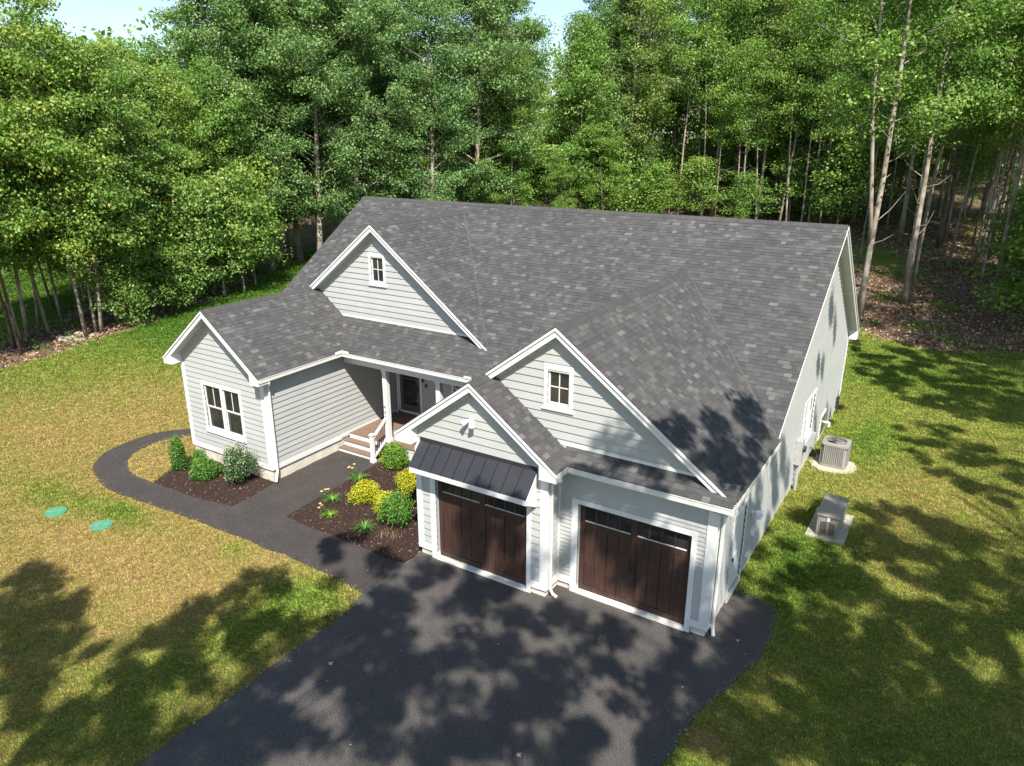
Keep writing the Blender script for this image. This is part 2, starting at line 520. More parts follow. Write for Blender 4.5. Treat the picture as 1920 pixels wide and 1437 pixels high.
BED1 = [(-17.82, -1.73), (-18.2, -1.03), (-18.0, 0.44), (-14.55, 0.44), (-14.38, -0.15), (-14.33, -0.81), (-14.29, -1.39), (-15.3, -1.58), (-16.57, -1.66)]
HOUSE = [(-18.66, 0.45), (-14.55, 0.45), (-14.55, 3.4), (-7.57, 3.4), (-7.57, -0.62), (-3.74, -0.62), (-3.74, -0.02), (0.02, -0.02), (0.02, 17.2), (-18.66, 17.2)]

def roughen(poly, step, amp, seed):
    rr = random.Random(seed)
    out = []
    n = len(poly)
    for i in range(n):
        a = Vector(poly[i]); b = Vector(poly[(i + 1) % n])
        L = (b - a).length
        k = max(1, int(min(L, 12) / step))
        nrm = Vector((-(b - a).y, (b - a).x)).normalized()
        for j in range(k):
            p = a.lerp(b, j / k)
            o = 0 if j == 0 else rr.uniform(-amp, amp)
            out.append((p.x + nrm.x * o, p.y + nrm.y * o))
    return out

def sheet(name, poly, mat, lift, depth=0.06, amp=0.0, step=0.35, seed=1):
    if amp:
        poly = roughen(poly, step, amp, seed)
    bm = bmesh.new()
    vs = [bm.verts.new((x, y, 0)) for x, y in poly]
    f = bm.faces.new(vs)
    if f.normal.z < 0:
        f.normal_flip()
    bmesh.ops.triangulate(bm, faces=[f])
    for x in np.arange(-14, -7.9, 0.5):
        bmesh.ops.bisect_plane(bm, geom=bm.verts[:] + bm.edges[:] + bm.faces[:], plane_co=(x, 0, 0), plane_no=(1, 0, 0))
    top = bm.faces[:]
    ext = bmesh.ops.extrude_face_region(bm, geom=top)
    newv = [e for e in ext['geom'] if isinstance(e, bmesh.types.BMVert)]
    newset = set(newv)
    for v in bm.verts:
        g = gzf(v.co.x, v.co.y)
        v.co.z = g + lift if v in newset else g + lift - depth
    bmesh.ops.recalc_face_normals(bm, faces=bm.faces[:])
    me = bpy.data.meshes.new(name)
    bm.to_mesh(me); bm.free()
    me.materials.append(mat)
    o = bpy.data.objects.new(name, me)
    COL.objects.link(o)
    o['kind'] = 'structure'
    return o

# lawn / forest attributes
def xb(y):
    return np.interp(y, [-30, 0, 4, 8, 11, 16, 22, 30, 60], [-33, -34.6, -35.6, -36.6, -37.4, -39.2, -42, -47, -60])
def yb(x):
    return np.interp(x, [-60, -34, -28, -24, -8, -5, -2.5, 0, 3, 6, 12, 40], [46, 46, 49, 59, 59, 50, 33, 29.5, 28.5, 30, 31, 30])

def fields(x, y):
    x = np.asarray(x, float); y = np.asarray(y, float)
    d_left = xb(y) - x                      # positive inside the left wood
    strip = np.interp(y, [0, 8, 14, 24, 40], [2.5, 5.5, 9, 26, 60])
    lit_l = sm(d_left / 1.0 + 0.5) * (1 - sm((d_left - strip) / 3))
    lit_b = sm((y - yb(x)) / 3 + 0.5)
    litter = np.clip(np.maximum(lit_l, lit_b), 0, 1)
    # greener glade patches inside the wood on the right
    for cx, cy, rx, ry, a in [(0.3, 46, 3.2, 4.5, .6), (-3.5, 52, 3.5, 6, .8), (-12, 66, 5, 3, .6), (-20, 66, 5, 3, .6), (3.0, 38, 1.5, 1.2, .5), (2.2, 33, 2, 1.2, .5), (-0.5, 38.5, 1.3, 1.2, .5)]:
        litter = litter - a * np.exp(-(((x - cx) / rx) ** 2 + ((y - cy) / ry) ** 2))
    litter = np.clip(litter, 0, 1)
    dry = np.where(x < -7, 0.645 - .12 * sm((y + 2) / 5), 0.41)
    dry = dry + 0.12 * np.exp(-(((x + 13) / 6) ** 2 + ((y + 5.5) / 3) ** 2))
    dry = dry - 0.42 * sm((y - 3) / 10) * (x < -7) - 0.16 * sm((-26 - x) / 8) * (y > -2)
    dry = dry + 0.16 * np.exp(-(((x + 23) / 4) ** 2 + ((y - 3) / 4.5) ** 2))
    for cx, cy, rx, ry, a in [(-8.6, -3.7, 1.3, 0.8, -.42), (-8.9, -5.2, 1.1, 1.6, -.35), (-16.6, -3.4, 1.6, 0.45, -.3), (-19.5, -3.9, 2.2, 0.7, -.3), (-17.0, -3.35, 0.9, 0.5, -.2), (-12.3, -3.0, 0.5, 0.3, -.35), (-9, -8, 2.2, 2.0, -.3),
                               (-14, -7.5, 3, 1.4, -.14), (1.2, 4.2, 1.0, 2.2, -.35), (1.0, -4.0, 0.8, 0.9, -.2), (1.6, 14, 1.2, 2.2, -.28), (2.2, -2.5, 1, 1, .05), (3.5, 10, 2.2, 2.6, .16), (3.2, 6, 1.2, 2.5, .08),
                               (3.8, -1.5, 1.5, 1.5, -.1), (2, 24, 6, 4, -.22), (-19.3, 0.0, 1.0, 1.3, .08), (0.9, -2.9, 0.35, 0.35, .45), (0.9, -2.0, 0.5, 0.25, .1)]:
        dry = dry + a * np.exp(-(((x - cx) / rx) ** 2 + ((y - cy) / ry) ** 2))
    dry = dry - 0.12 * sm((y - 26) / 10)
    dry = np.where(x < xb(y) - 1, np.minimum(dry, 0.36), dry)
    return np.clip(dry, 0, 1), litter

def build_lawn():
    def axis(lo, hi, n0, n1, step):
        mid = np.arange(n0, n1 + 1e-6, step)
        def stretch(d0, dist):
            out = []; s = step; p = 0
            while p < dist:
                s *= 1.16; p += s; out.append(p)
            return np.array(out)
        a = n0 - stretch(0, n0 - lo)[::-1]
        b = n1 + stretch(0, hi - n1)
        return np.concatenate([a, mid, b])
    xs = axis(-420, 320, -50, 14, 0.4)
    ys = axis(-120, 620, -14, 60, 0.4)
    X, Y = np.meshgrid(xs, ys)
    Z = gz(X, Y)
    rs = np.random.RandomState(3)
    amp = 0.012 + 0.05 * (fields(X, Y)[1] > 0.5)
    keep = in_poly(X, Y, [(-22.5, -4), (-22.5, 8), (2.3, 8), (2.3, -60), (-8.5, -60), (-8.5, -4)])
    Z = Z + np.where(keep, 0, rs.uniform(-1, 1, Z.shape) * amp)
    V = np.stack([X, Y, Z], -1).reshape(-1, 3)
    ny, nx = X.shape
    idx = np.arange(nx * ny).reshape(ny, nx)
    Q = np.stack([idx[:-1, :-1], idx[:-1, 1:], idx[1:, 1:], idx[1:, :-1]], -1).reshape(-1, 4)
    me = np_mesh('lawn', V, Q, np.zeros(len(Q)), M['lawn'])
    dry, lit = fields(X, Y)
    for n, a in (('dry', dry), ('litter', lit)):
        at = me.attributes.new(n, 'FLOAT', 'POINT')
        at.data.foreach_set('value', a.ravel().astype(np.float32))
    me.polygons.foreach_set('use_smooth', [True] * len(me.polygons))
    o = bpy.data.objects.new('lawn', me)
    COL.objects.link(o)
    o['kind'] = 'structure'
build_lawn()
sheet('driveway', DRIVE, M['drive'], 0.030, 0.07, 0.05, 0.25, 2)
sheet('walkway', WALK, M['walk'], 0.034, 0.07, 0.025, 0.3, 3)
sheet('mulch_bed', BED2, M['mulch'], 0.026, 0.06, 0.04, 0.3, 4)
sheet('mulch_bed', BED1, M['mulch'], 0.026, 0.06, 0.04, 0.3, 5)

# ------------------------------------------------------------------ HOUSE
house = empty('house', (-9, 6, 0))
H0 = Matrix.Translation((9, -6, 0))
def part(mb, name, mat, parent=house, kind=None, smooth=False, bevel=0.0):
    """geometry is given in world coordinates; children sit on the house's empty"""
    off = (9, -6, 0)
    mb.v = [(a + off[0], b + off[1], c + off[2]) for a, b, c in mb.v]
    return mb.build(name, mat, parent, kind, smooth, bevel)
tag(house, 'large single-storey house with light grey siding, dark shingle gables and two wood garage doors', 'house')

ZE, YE, PM = 3.53, 3.59, 0.673
# gable roofs: name -> (ridge x, ridge z, pitch, half width, rake y, wall y, back y)
WING = dict(x=-16.61, z=5.383, p=0.785, h=2.361, y0=0.01, yw=0.46, y1=6.6)
GAB1 = dict(x=-13.52, z=7.80, p=0.771, h=4.68, y0=4.57, yw=4.92, y1=9.95)
BIG = dict(x=-3.85, z=6.667, p=0.740, h=4.239, y0=-0.18, yw=0.08, y1=8.27)
SMALL = dict(x=-5.70, z=5.25, p=0.740, h=2.33, y0=-0.89, yw=-0.60, y1=1.0)
RIDGE_Y, RIDGE_Z = 10.34, ZE + PM * (10.34 - YE)
MX0, MX1 = -19.10, 0.33
def zmain(x, y): return ZE + PM * (y - YE)
def zpent(x, y): return ZE + PM * (y + 0.38)
def zg(g): return lambda x, y: g['z'] - g['p'] * abs(x - g['x'])
ROOFS = [('main', MX0, MX1, YE, RIDGE_Y, zmain), ('pent', -3.6, 0.38, -0.38, 0.10, zpent)]
for nm, g in (('wing', WING), ('gab1', GAB1), ('big', BIG), ('small', SMALL)):
    ROOFS.append((nm, g['x'] - g['h'], g['x'] + g['h'], g['y0'], g['y1'], zg(g)))

# slopes: (owner, eave start, along, uphill horizontal, pitch, eave length, run)
SL = []
SL.append(('main', (MX0, YE, ZE), (1, 0, 0), (0, 1, 0), PM, MX1 - MX0, RIDGE_Y - YE))
SL.append(('rear', (MX1, 17.5, 3.25), (-1, 0, 0), (0, -1, 0), PM, MX1 - MX0, 17.5 - RIDGE_Y))
SL.append(('pent', (-3.6, -0.38, ZE), (1, 0, 0), (0, 1, 0), PM, 3.98, 0.47))
for nm, g in (('wing', WING), ('gab1', GAB1), ('big', BIG), ('small', SMALL)):
    L = g['y1'] - g['y0']
    zl = g['z'] - g['p'] * g['h']
    SL.append((nm, (g['x'] + g['h'], g['y0'], zl), (0, 1, 0), (-1, 0, 0), g['p'], L, g['h']))
    SL.append((nm, (g['x'] - g['h'], g['y1'], zl), (0, -1, 0), (1, 0, 0), g['p'], L, g['h']))

roof = MB()
# dark decks under the shingles
for nm, e, a, h, p, L, run in SL:
    e = Vector(e); a = Vector(a); h = Vector(h)
    c = math.cos(math.atan(p)); s = math.sin(math.atan(p))
    up = (h * c + Vector((0, 0, 1)) * s); n = (-h * s + Vector((0, 0, 1)) * c)
    Ls = run / c
    th = 0.035
    La, Lb = 0.0, L            # the lower edge stops where it runs into the main roof
    if nm in ('big', 'wing', 'gab1'):
        g = dict(big=BIG, wing=WING, gab1=GAB1)[nm]
        stop = max(0.3, YE + (e.z - ZE) / PM - g['y0'])
        if a.y > 0: Lb = min(L, stop)
        else: La = max(0.0, L - stop)
    b = [e + a * La - n * th, e + a * Lb - n * th, e + a * L + up * Ls - n * th, e + up * Ls - n * th]
    t = [q + n * (th - 0.006) for q in b]
    roof.hexa(b + t, 0.15)
roof_o = part(roof, 'roof', M['shingle'])
roof_o['label'] = 'dark grey architectural shingle roof with several gables'

tabs = []
rs = random.Random(11)
for nm, e, a, h, p, L, run in SL:
    e = Vector(e); a = Vector(a); h = Vector(h)
    c = math.cos(math.atan(p)); s = math.sin(math.atan(p))
    up = (h * c + Vector((0, 0, 1)) * s); n = (-h * s + Vector((0, 0, 1)) * c)
    Ls = run / c
    ex = 0.137
    rows = int(Ls / ex) + 1
    for k in range(rows):
        t0 = k * ex - 0.012; t1 = min((k + 1) * ex + 0.01, Ls)
        x = -0.012 - rs.uniform(0, 0.2) * 0
        jit = rs.uniform(-0.004, 0.004)
        first = True
        while x < L:
            wd = rs.choice((0.12, 0.14, 0.16, 0.18, 0.21, 0.24, 0.28)) * rs.uniform(0.9, 1.1) * (1.9 if nm == 'rear' else 1)
            if first: wd *= rs.uniform(0.3, 1); first = False
            x1 = min(x + wd, L + 0.012)
            if x1 > L - 0.06: x1 = L + 0.012
            cc = e + a * ((x + x1) / 2) + up * ((t0 + t1) / 2)
            buried = False
            for rn, xa, xb_, ya, yb_, fz in ROOFS:
                if rn == nm: continue
                if xa - .12 <= cc.x <= xb_ + .12 and ya + (0.0) <= cc.y <= yb_ and fz(cc.x, cc.y) > cc.z + 0.09:
                    # under another roof: keep the strip beneath its rake overhang in view
                    if rn in ('gab1', 'big', 'small') and cc.y < ya + 0.5:
                        continue
                    buried = True; break
            if not buried:
                r = rs.random()
                tone = 0.06 + 0.5 * rs.random() ** 1.2 if r < 0.72 else (0.55 + 0.22 * rs.random() if r < 0.92 else 0.8 + 0.2 * rs.random())
                hb = 0.007 + (0.006 if rs.random() < 0.5 else 0) + rs.uniform(0, 0.0015)
                g = 0.0015
                lo = t0 + jit
                b = [e + a * (x + g) + up * lo - n * 0.004, e + a * (x1 - g) + up * lo - n * 0.004, e + a * (x1 - g) + up * t1 - n * 0.004, e + a * (x + g) + up * t1 - n * 0.004]
                tp = [e + a * (x + g) + up * lo + n * hb, e + a * (x1 - g) + up * lo + n * hb, e + a * (x1 - g) + up * t1 + n * 0.001, e + a * (x + g) + up * t1 + n * 0.001]
                tabs.append((cc, n, (x1 - x), b + tp, tone, nm))
            x = x1
def share(t):
    cc, n, w, _, _, nm = t
    d = Vector(CAM) - cc
    u, v, ww = proj(cc)
    if not (0 < u < 1920 and 0 < v < 1437): return 0
    return max(0, n.dot(d.normalized())) * w / d.length_squared
order = sorted(range(len(tabs)), key=lambda i: -share(tabs[i]))
# tabs hidden beneath something never count among the singled-out ones
single = set()
for i in order:
    cc = tabs[i][0]
    vis = all(not (xa <= cc.x <= xb_ and ya <= cc.y <= yb_ and fz(cc.x, cc.y) > cc.z + 0.05) for rn, xa, xb_, ya, yb_, fz in ROOFS if rn != tabs[i][5])
    if vis: single.add(i)
    if len(single) == 300: break
rest = MB()
for i, (cc, n, w, P8, tone, nm) in enumerate(tabs):
    if i in single:
        m1 = MB(); m1.hexa(P8, tone, skip=(0,))
        part(m1, 'shingle', M['shingle'], roof_o)
    else:
        rest.hexa(P8, tone, skip=(0,))
part(rest, 'shingle', M['shingle'], roof_o, 'stuff')

# ridge caps: overlapping bent shingles
def ridge(p0, p1, side, pit, w=0.15):
    p0 = Vector(p0); p1 = Vector(p1); side = Vector(side)
    d = (p1 - p0); L = d.length; d.normalize()
    mb = MB()
    k = 0; x = 0
    while x < L:
        xe = min(x + 0.16, L)
        tone = 0.1 + 0.35 * rs.random()
        lift = 0.030 + 0.004 * rs.random()
        top = Vector((0, 0, lift)); top2 = Vector((0, 0, 0.02))
        for sgn in (-1, 1):
            lo = side * sgn * w + Vector((0, 0, -w * pit + 0.024))
            a = p0 + d * x; b = p0 + d * xe
            q = [a + lo, b + lo - Vector((0, 0, 0.006)), b + top2, a + top]
            if sgn > 0: q = q[::-1]
            mb.poly(q, tone)
            dn = Vector((0, 0, -0.03))
            mb.poly([a + lo, a + top, a + top + dn, a + lo + dn], tone)
            mb.poly([a + lo, a + lo + dn, b + lo + dn, b + lo - Vector((0, 0, 0.006))], tone)
        x += 0.15
    return part(mb, 'ridge_cap', M['shingle'], roof_o, 'stuff')
ridge((MX0, RIDGE_Y, RIDGE_Z), (MX1, RIDGE_Y, RIDGE_Z), (0, 1, 0), PM)
for g in (WING, GAB1, BIG, SMALL):
    yend = YE + (g['z'] - ZE) / PM if g is not SMALL else -0.18
    if g is WING: yend = 4.9
    ridge((g['x'], g['y0'] - 0.01, g['z']), (g['x'], yend, g['z']), (1, 0, 0), g['p'])
# metal-free open valleys: a narrow worn line of cut shingles
def valley(pa, pb_):
    mb = MB(); pa = Vector(pa); pb_ = Vector(pb_); d = (pb_ - pa).normalized(); s = d.cross(Vector((0, 0, 1))).normalized() * 0.035
    up = Vector((0, 0, 0.016))
    mb.poly([pa - s + up, pa + s + up, pb_ + s + up, pb_ - s + up], 0.66)
    part(mb, 'valley_strip', M['shingle'], roof_o)
valley((BIG['x'] + BIG['h'], YE, ZE), (BIG['x'], YE + (BIG['z'] - ZE) / PM, BIG['z']))
valley((WING['x'] + WING['h'], YE, ZE), (-15.5, 4.9, ZE + PM * (4.9 - YE)))
valley((-8.84, 4.57, 4.19), (GAB1['x'], 9.93, GAB1['z']))

# ---------------- walls with clapboards
def interval(poly, z):
    xs = []
    n = len(poly)
    for i in range(n):
        (x0, z0), (x1, z1) = poly[i], poly[(i + 1) % n]
        if abs(z1 - z0) < 1e-9:
            if abs(z - z0) < 1e-9: xs += [x0, x1]
            continue
        t = (z - z0) / (z1 - z0)
        if -1e-6 <= t <= 1 + 1e-6: xs.append(x0 + (x1 - x0) * t)
    return (min(xs), max(xs)) if len(xs) >= 2 else None

NB = 0
def wall(o, u, n, poly, holes=(), ex=0.18, boards=True, thick=0.12, name='wall', zstart=None, mat=None):
    """o: world origin (z 0), u: along, n: outward; poly in (u,z)"""
    global NB
    o = Vector(o); u = Vector(u); n = Vector(n)
    mb = MB()
    P = lambda a, z, d: o + u * a + Vector((0, 0, z)) + n * d
    if not holes:
        mb.prism([P(a, z, -thick) for a, z in poly], n * (thick - 0.002))
    else:
        # split into vertical strips around the openings
        us = sorted(set([a for a, _ in poly] + [h[0] for h in holes] + [h[1] for h in holes]))
        zs_top = lambda a: [z for z in [zz for zz in _vert(poly, a)]]
        for a0, a1 in zip(us[:-1], us[1:]):
            if a1 - a0 < 1e-4: continue
            v0 = _vert(poly, a0 + 1e-5); v1 = _vert(poly, a1 - 1e-5)
            mid = (a0 + a1) / 2
            hs = [h for h in holes if h[0] - 1e-6 <= mid <= h[1] + 1e-6 and not (len(h) > 4)]
            lo0, hi0 = v0; lo1, hi1 = v1
            if not hs:
                mb.prism([P(a0, lo0, -thick), P(a1, lo1, -thick), P(a1, hi1, -thick), P(a0, hi0, -thick)], n * (thick - 0.002))
            else:
                h = hs[0]
                if h[2] > min(lo0, lo1) + 0.01:
                    mb.prism([P(a0, lo0, -thick), P(a1, lo1, -thick), P(a1, h[2], -thick), P(a0, h[2], -thick)], n * (thick - 0.002))
                mb.prism([P(a0, h[3], -thick), P(a1, h[3], -thick), P(a1, hi1, -thick), P(a0, hi0, -thick)], n * (thick - 0.002))
    w = part(mb, name, mat or M['siding'])
    if not boards: return w
    zmin = min(z for _, z in poly) if zstart is None else zstart
    zmax = max(z for _, z in poly)
    k = 0
    z = zmin
    while z < zmax - 0.02:
        z1 = min(z + ex, zmax - 0.001)
        i0 = interval(poly, z + 1e-4); i1 = interval(poly, z1 - 1e-4)
        if i0 and i1:
            segs = [(i0[0], i0[1], i1[0], i1[1])]
            for h in holes:
                ov = min(z1, h[3]) - max(z, h[2])
                if ov < 0.3 * (z1 - z): continue
                ns = []
                for (a0, b0, a1, b1) in segs:
                    if h[1] <= min(a0, a1) or h[0] >= max(b0, b1): ns.append((a0, b0, a1, b1)); continue
                    if h[0] > a0 + 0.01: ns.append((a0, h[0], a1, h[0]))
                    if h[1] < b0 - 0.01: ns.append((h[1], b0, h[1], b1))
                segs = ns
            for (a0, b0, a1, b1) in segs:
                if b0 - a0 < 0.03: continue
                pr = 0.033 if ex > 0.15 else 0.032
                jz = rs.uniform(-0.0015, 0.0015)
                m1 = MB()
                b = [P(a0, z + jz, 0), P(b0, z + jz, 0), P(b0, z + jz, pr), P(a0, z + jz, pr)]
                if b1 - a1 < 0.02: b1 = a1 = (a1 + b1) / 2; a1 -= 0.01; b1 += 0.01
                t = [P(a1, z1 + jz + 0.004, 0), P(b1, z1 + jz + 0.004, 0), P(b1, z1 + jz + 0.004, 0.006), P(a1, z1 + jz + 0.004, 0.006)]
                m1.hexa(b + t, rs.random())
                part(m1, 'clapboard', M['siding'], w)
                NB += 1
        z += ex
    return w

def _vert(poly, a):
    zs = []
    n = len(poly)
    for i in range(n):
        (x0, z0), (x1, z1) = poly[i], poly[(i + 1) % n]
        if abs(x1 - x0) < 1e-9: continue
        t = (a - x0) / (x1 - x0)
        if -1e-6 <= t <= 1 + 1e-6: zs.append(z0 + (z1 - z0) * t)
    return (min(zs), max(zs))

def gable_poly(g, xl, xr, z0, drop=0.12):
    top = g['z'] - drop
    f = lambda x: top - g['p'] * abs(x - g['x'])
    return [(xl, z0), (xr, z0), (xr, f(xr)), (g['x'], top), (xl, f(xl))]

ZB = 0.24           # siding bottom
XW, XWL = -14.57, -18.64
# window openings as (u0, u1, z0, z1)
wing_win = (-17.62, -15.82, 1.08, 2.66)
g1_win = (-13.87, -13.32, 5.80, 6.68)
big_win = (-4.15, -3.59, 4.76, 5.60)
# front of the bedroom wing
wall((0, WING['yw'], 0), (1, 0, 0), (0, -1, 0), gable_poly(WING, XWL, XW, ZB), [wing_win], 0.185)
# side of the wing, facing the walkway
wall((XW, 0, 0), (0, 1, 0), (1, 0, 0), [(WING['yw'], ZB), (6.7, ZB), (6.7, 3.32), (WING['yw'], 3.32)], (), 0.185, zstart=ZB)
# left end wall of the house
mbl = wall((XWL, 0, 0), (0, 1, 0), (-1, 0, 0), [(WING['yw'], ZB), (17.12, ZB), (17.12, 3.3), (10.34, 7.9), (4.2, 3.85), (3.6, 3.3), (WING['yw'], 3.3)], (), 0.185, boards=False)
# upper gable over the porch
g1b = ZE + PM * (GAB1['yw'] - YE)
wall((0, GAB1['yw'], 0), (1, 0, 0), (0, -1, 0), gable_poly(GAB1, -17.70, -9.34, g1b + 0.015), [g1_win], 0.20)
# gable over the garage
wall((0, BIG['yw'], 0), (1, 0, 0), (0, -1, 0), gable_poly(BIG, -7.8, 0.0, zpent(0, BIG['yw']) - 0.30 + 0.015), [big_win], 0.20)
# small gable and piers of the projecting garage bay
D1 = (-6.99, -4.27, -0.02, 2.46)
D2 = (-3.22, -0.48, -0.02, 2.46)
wall((0, SMALL['yw'], 0), (1, 0, 0), (0, -1, 0), gable_poly(SMALL, -7.56, -3.75, ZB), [(D1[0], D1[1], ZB - 1, D1[3])], 0.20)
wall((-3.75, 0, 0), (0, 1, 0), (1, 0, 0), [(-0.60, ZB), (0.0, ZB), (0.0, 3.32), (-0.60, 3.32)], (), 0.20)
wall((-7.56, 0, 0), (0, 1, 0), (-1, 0, 0), [(-0.60, ZB), (6.7, ZB), (6.7, 3.32), (-0.60, 3.32)], (), 0.20, boards=False)
# second garage bay, narrow clapboards
wall((0, 0, 0), (1, 0, 0), (0, -1, 0), [(-3.75, ZB), (0, ZB), (0, 3.32), (-3.75, 3.32)], [(D2[0], D2[1], ZB - 1, D2[3])], 0.108)
# right-hand end wall, garage part and tall gable part
RW_win = (9.15, 10.75, 1.28, 2.62)
RDOOR = (1.55, 2.55, ZB, 2.28)
zr_edge = lambda y: (zmain(0, y) if y < RIDGE_Y else RIDGE_Z - PM * (y - RIDGE_Y)) - 0.13
wall((0, 0, 0), (0, 1, 0), (1, 0, 0), [(0, ZB), (3.62, ZB), (3.62, 3.32), (0, 3.32)], [RDOOR], 0.185)
wall((0, 0, 0), (0, 1, 0), (1, 0, 0), [(3.62, ZB), (17.14, ZB), (17.14, zr_edge(17.14)), (RIDGE_Y, zr_edge(RIDGE_Y)), (3.62, zr_edge(3.62))], [RW_win], 0.185)
# porch back wall
PD = (-14.38, -13.40, 0.36, 2.42)
PWn = (-11.78, -10.2, 1.0, 2.42)
wall((0, 6.7, 0), (1, 0, 0), (0, -1, 0), [(XW, 0.34), (-7.56, 0.34), (-7.56, 3.1), (XW, 3.1)], [PD, PWn], 0.20)
# rear wall
wall((0, 17.14, 0), (1, 0, 0), (0, 1, 0), [(XWL, ZB), (0, ZB), (0, 3.2), (XWL, 3.2)], (), 0.2, boards=False)

# ---------------- foundation
fd = MB()
def fbox(*a): fd.box(*a)
fbox(XWL + .02, XW - .02, WING['yw'] + .02, 17.1, -0.6, ZB - .004)
fbox(XW - .02, -7.54, 6.72, 17.1, -0.6, ZB - .006)
fbox(-7.54, -3.77, 0.25 - 0.6 + 0.02, 17.1, -0.6, 0.055)
fbox(-7.54, D1[0] - 0.17, -0.58, -0.30, -0.5, ZB - .002)
fbox(D1[1] + 0.12, -3.77, -0.58, -0.30, -0.5, ZB - .002)
fbox(-3.77, -0.02, 0.27, 17.1, -0.6, 0.054)
fbox(-3.775, D2[0] - 0.17, 0.02, 0.28, -0.5, ZB - .002)
fbox(D2[1] + 0.12, -0.02, 0.02, 0.28, -0.5, ZB - .002)
fbox(-0.30, -0.022, 0.285, 17.09, -0.55, ZB - .003)
part(fd, 'foundation', M['concrete'])
for nm, (a, b, y) in (('d1', (D1[0] - 0.17, D1[1] + 0.12, -0.60)), ('d2', (D2[0] - 0.17, D2[1] + 0.12, 0.0))):
    t = MB(); t.box(a + 0.17, b - 0.12, y - 0.05, y + 0.17, -0.06, 0.085)
    part(t, 'door_threshold', simple('threshold_concrete', (0.60, 0.58, 0.52), 0.8, 0.12, 5.0))

# ---------------- trim boards
def fr(o, u, n):
    o = Vector(o); u = Vector(u); n = Vector(n)
    def f(mb, a0, a1, z0, z1, d0, d1, tone=0.5):
        P = lambda a, z, d: o + u * a + Vector((0, 0, z)) + n * d
        mb.hexa([P(a0, z0, d0), P(a1, z0, d0), P(a1, z0, d1), P(a0, z0, d1), P(a0, z1, d0), P(a1, z1, d0), P(a1, z1, d1), P(a0, z1, d1)], tone)
    return f
F_wing = fr((0, WING['yw'], 0), (1, 0, 0), (0, -1, 0))
F_side = fr((XW, 0, 0), (0, 1, 0), (1, 0, 0))
F_g1 = fr((0, GAB1['yw'], 0), (1, 0, 0), (0, -1, 0))
F_big = fr((0, BIG['yw'], 0), (1, 0, 0), (0, -1, 0))
F_small = fr((0, SMALL['yw'], 0), (1, 0, 0), (0, -1, 0))
F_ret = fr((-3.75, 0, 0), (0, 1, 0), (1, 0, 0))
F_d2 = fr((0, 0, 0), (1, 0, 0), (0, -1, 0))
F_right = fr((0, 0, 0), (0, 1, 0), (1, 0, 0))
F_porch = fr((0, 6.7, 0), (1, 0, 0), (0, -1, 0))
def tr(F, *a, name='trim_board', mat=None):
    mb = MB(); F(mb, *a); return part(mb, name, mat or M['trim'])
def corner(F1, u1, F2, u2, z0, z1, d=0.042, w=0.15, s1=1, s2=1, name='corner_board'):
    mb = MB()
    F1(mb, *(sorted((u1, u1 - s1 * w)) ), z0, z1, 0, d)
    F2(mb, *(sorted((u2 - s2 * d, u2 + s2 * w))), z0, z1, 0.0005, d + 0.001)
    part(mb, name, M['trim'])
corner(F_wing, XW, F_side, WING['yw'], ZB - .01, 3.30)
corner(F_small, -3.75, F_ret, -0.60, ZB - .01, 3.30)
corner(F_d2, 0, F_right, 0, ZB - .01, 3.30, w=0.17)
tr(F_wing, XWL - 0.036, XWL + 0.12, ZB - .01, 3.30, 0, 0.042, name='corner_board')
tr(F_small, -7.56 - 0.036, -7.42, ZB - .01, 3.30, 0, 0.042, name='corner_board')
tr(F_right, 17.0, 17.15, ZB - .01, 3.20, 0, 0.042, name='corner_board')
mbx = MB(); mbx.box(-7.60, -7.56, -0.60, -0.42, ZB, 3.3); part(mbx, 'corner_board', M['trim'])
tr(F_ret, -0.07, -0.035, ZB - .01, 3.30, 0, 0.04, name='corner_board')
tr(F_d2, -3.74, -3.70, ZB - .01, 3.30, 0, 0.032, name='corner_board')
tr(F_porch, XW + .03, XW + 0.10, 0.34, 3.05, 0, 0.035, name='corner_board')
# water table boards
for F, a, b in ((F_wing, XWL + .12, XW - .15), (F_side, WING['yw'] + .15, 3.55), (F_small, -7.42, D1[0] - .17), (F_small, D1[1] + .12, -3.90), (F_ret, -0.45, -0.07), (F_d2, -3.70, D2[0] - .17), (F_d2, D2[1] + .12, -0.17)):
    tr(F, a, b, ZB - .02, ZB + 0.16, 0, 0.040, name='skirt_board')
tr(F_side, 3.55, 6.6, 0.30, 0.42, 0, 0.033, name='skirt_board')
tr(F_right, 0.17, 1.42, ZB - .02, ZB + 0.03, 0, 0.03, name='skirt_board')
tr(F_g1, -17.0, -9.50, g1b - .02, g1b + 0.05, 0, 0.034, name='skirt_board')
tr(F_big, -6.0, -0.30, zpent(0, BIG['yw']) - .02, zpent(0, BIG['yw']) + 0.055, 0, 0.034, name='skirt_board')
# garage door casings with side returns into the recess
def casing(F, D, yrec, wl=0.17, wr=0.12, wt=0.12):
    mb = MB()
    F(mb, D[0] - wl, D[0], -0.02, D[3] + wt, 0, 0.038)
    F(mb, D[1], D[1] + wr, -0.02, D[3] + wt, 0, 0.038)
    F(mb, D[0], D[1], D[3], D[3] + wt, 0, 0.037)
    F(mb, D[0] - wl + .02, D[0] - .001, -0.02, D[3] + .02, -0.26, -0.001)
    F(mb, D[1] + .001, D[1] + wr - .02, -0.02, D[3] + .02, -0.26, -0.001)
    F(mb, D[0], D[1], D[3] + .001, D[3] + .03, -0.26, -0.001)
    part(mb, 'door_casing', M['trim'])
casing(F_small, D1, 0.25)
casing(F_d2, D2, 0.25)

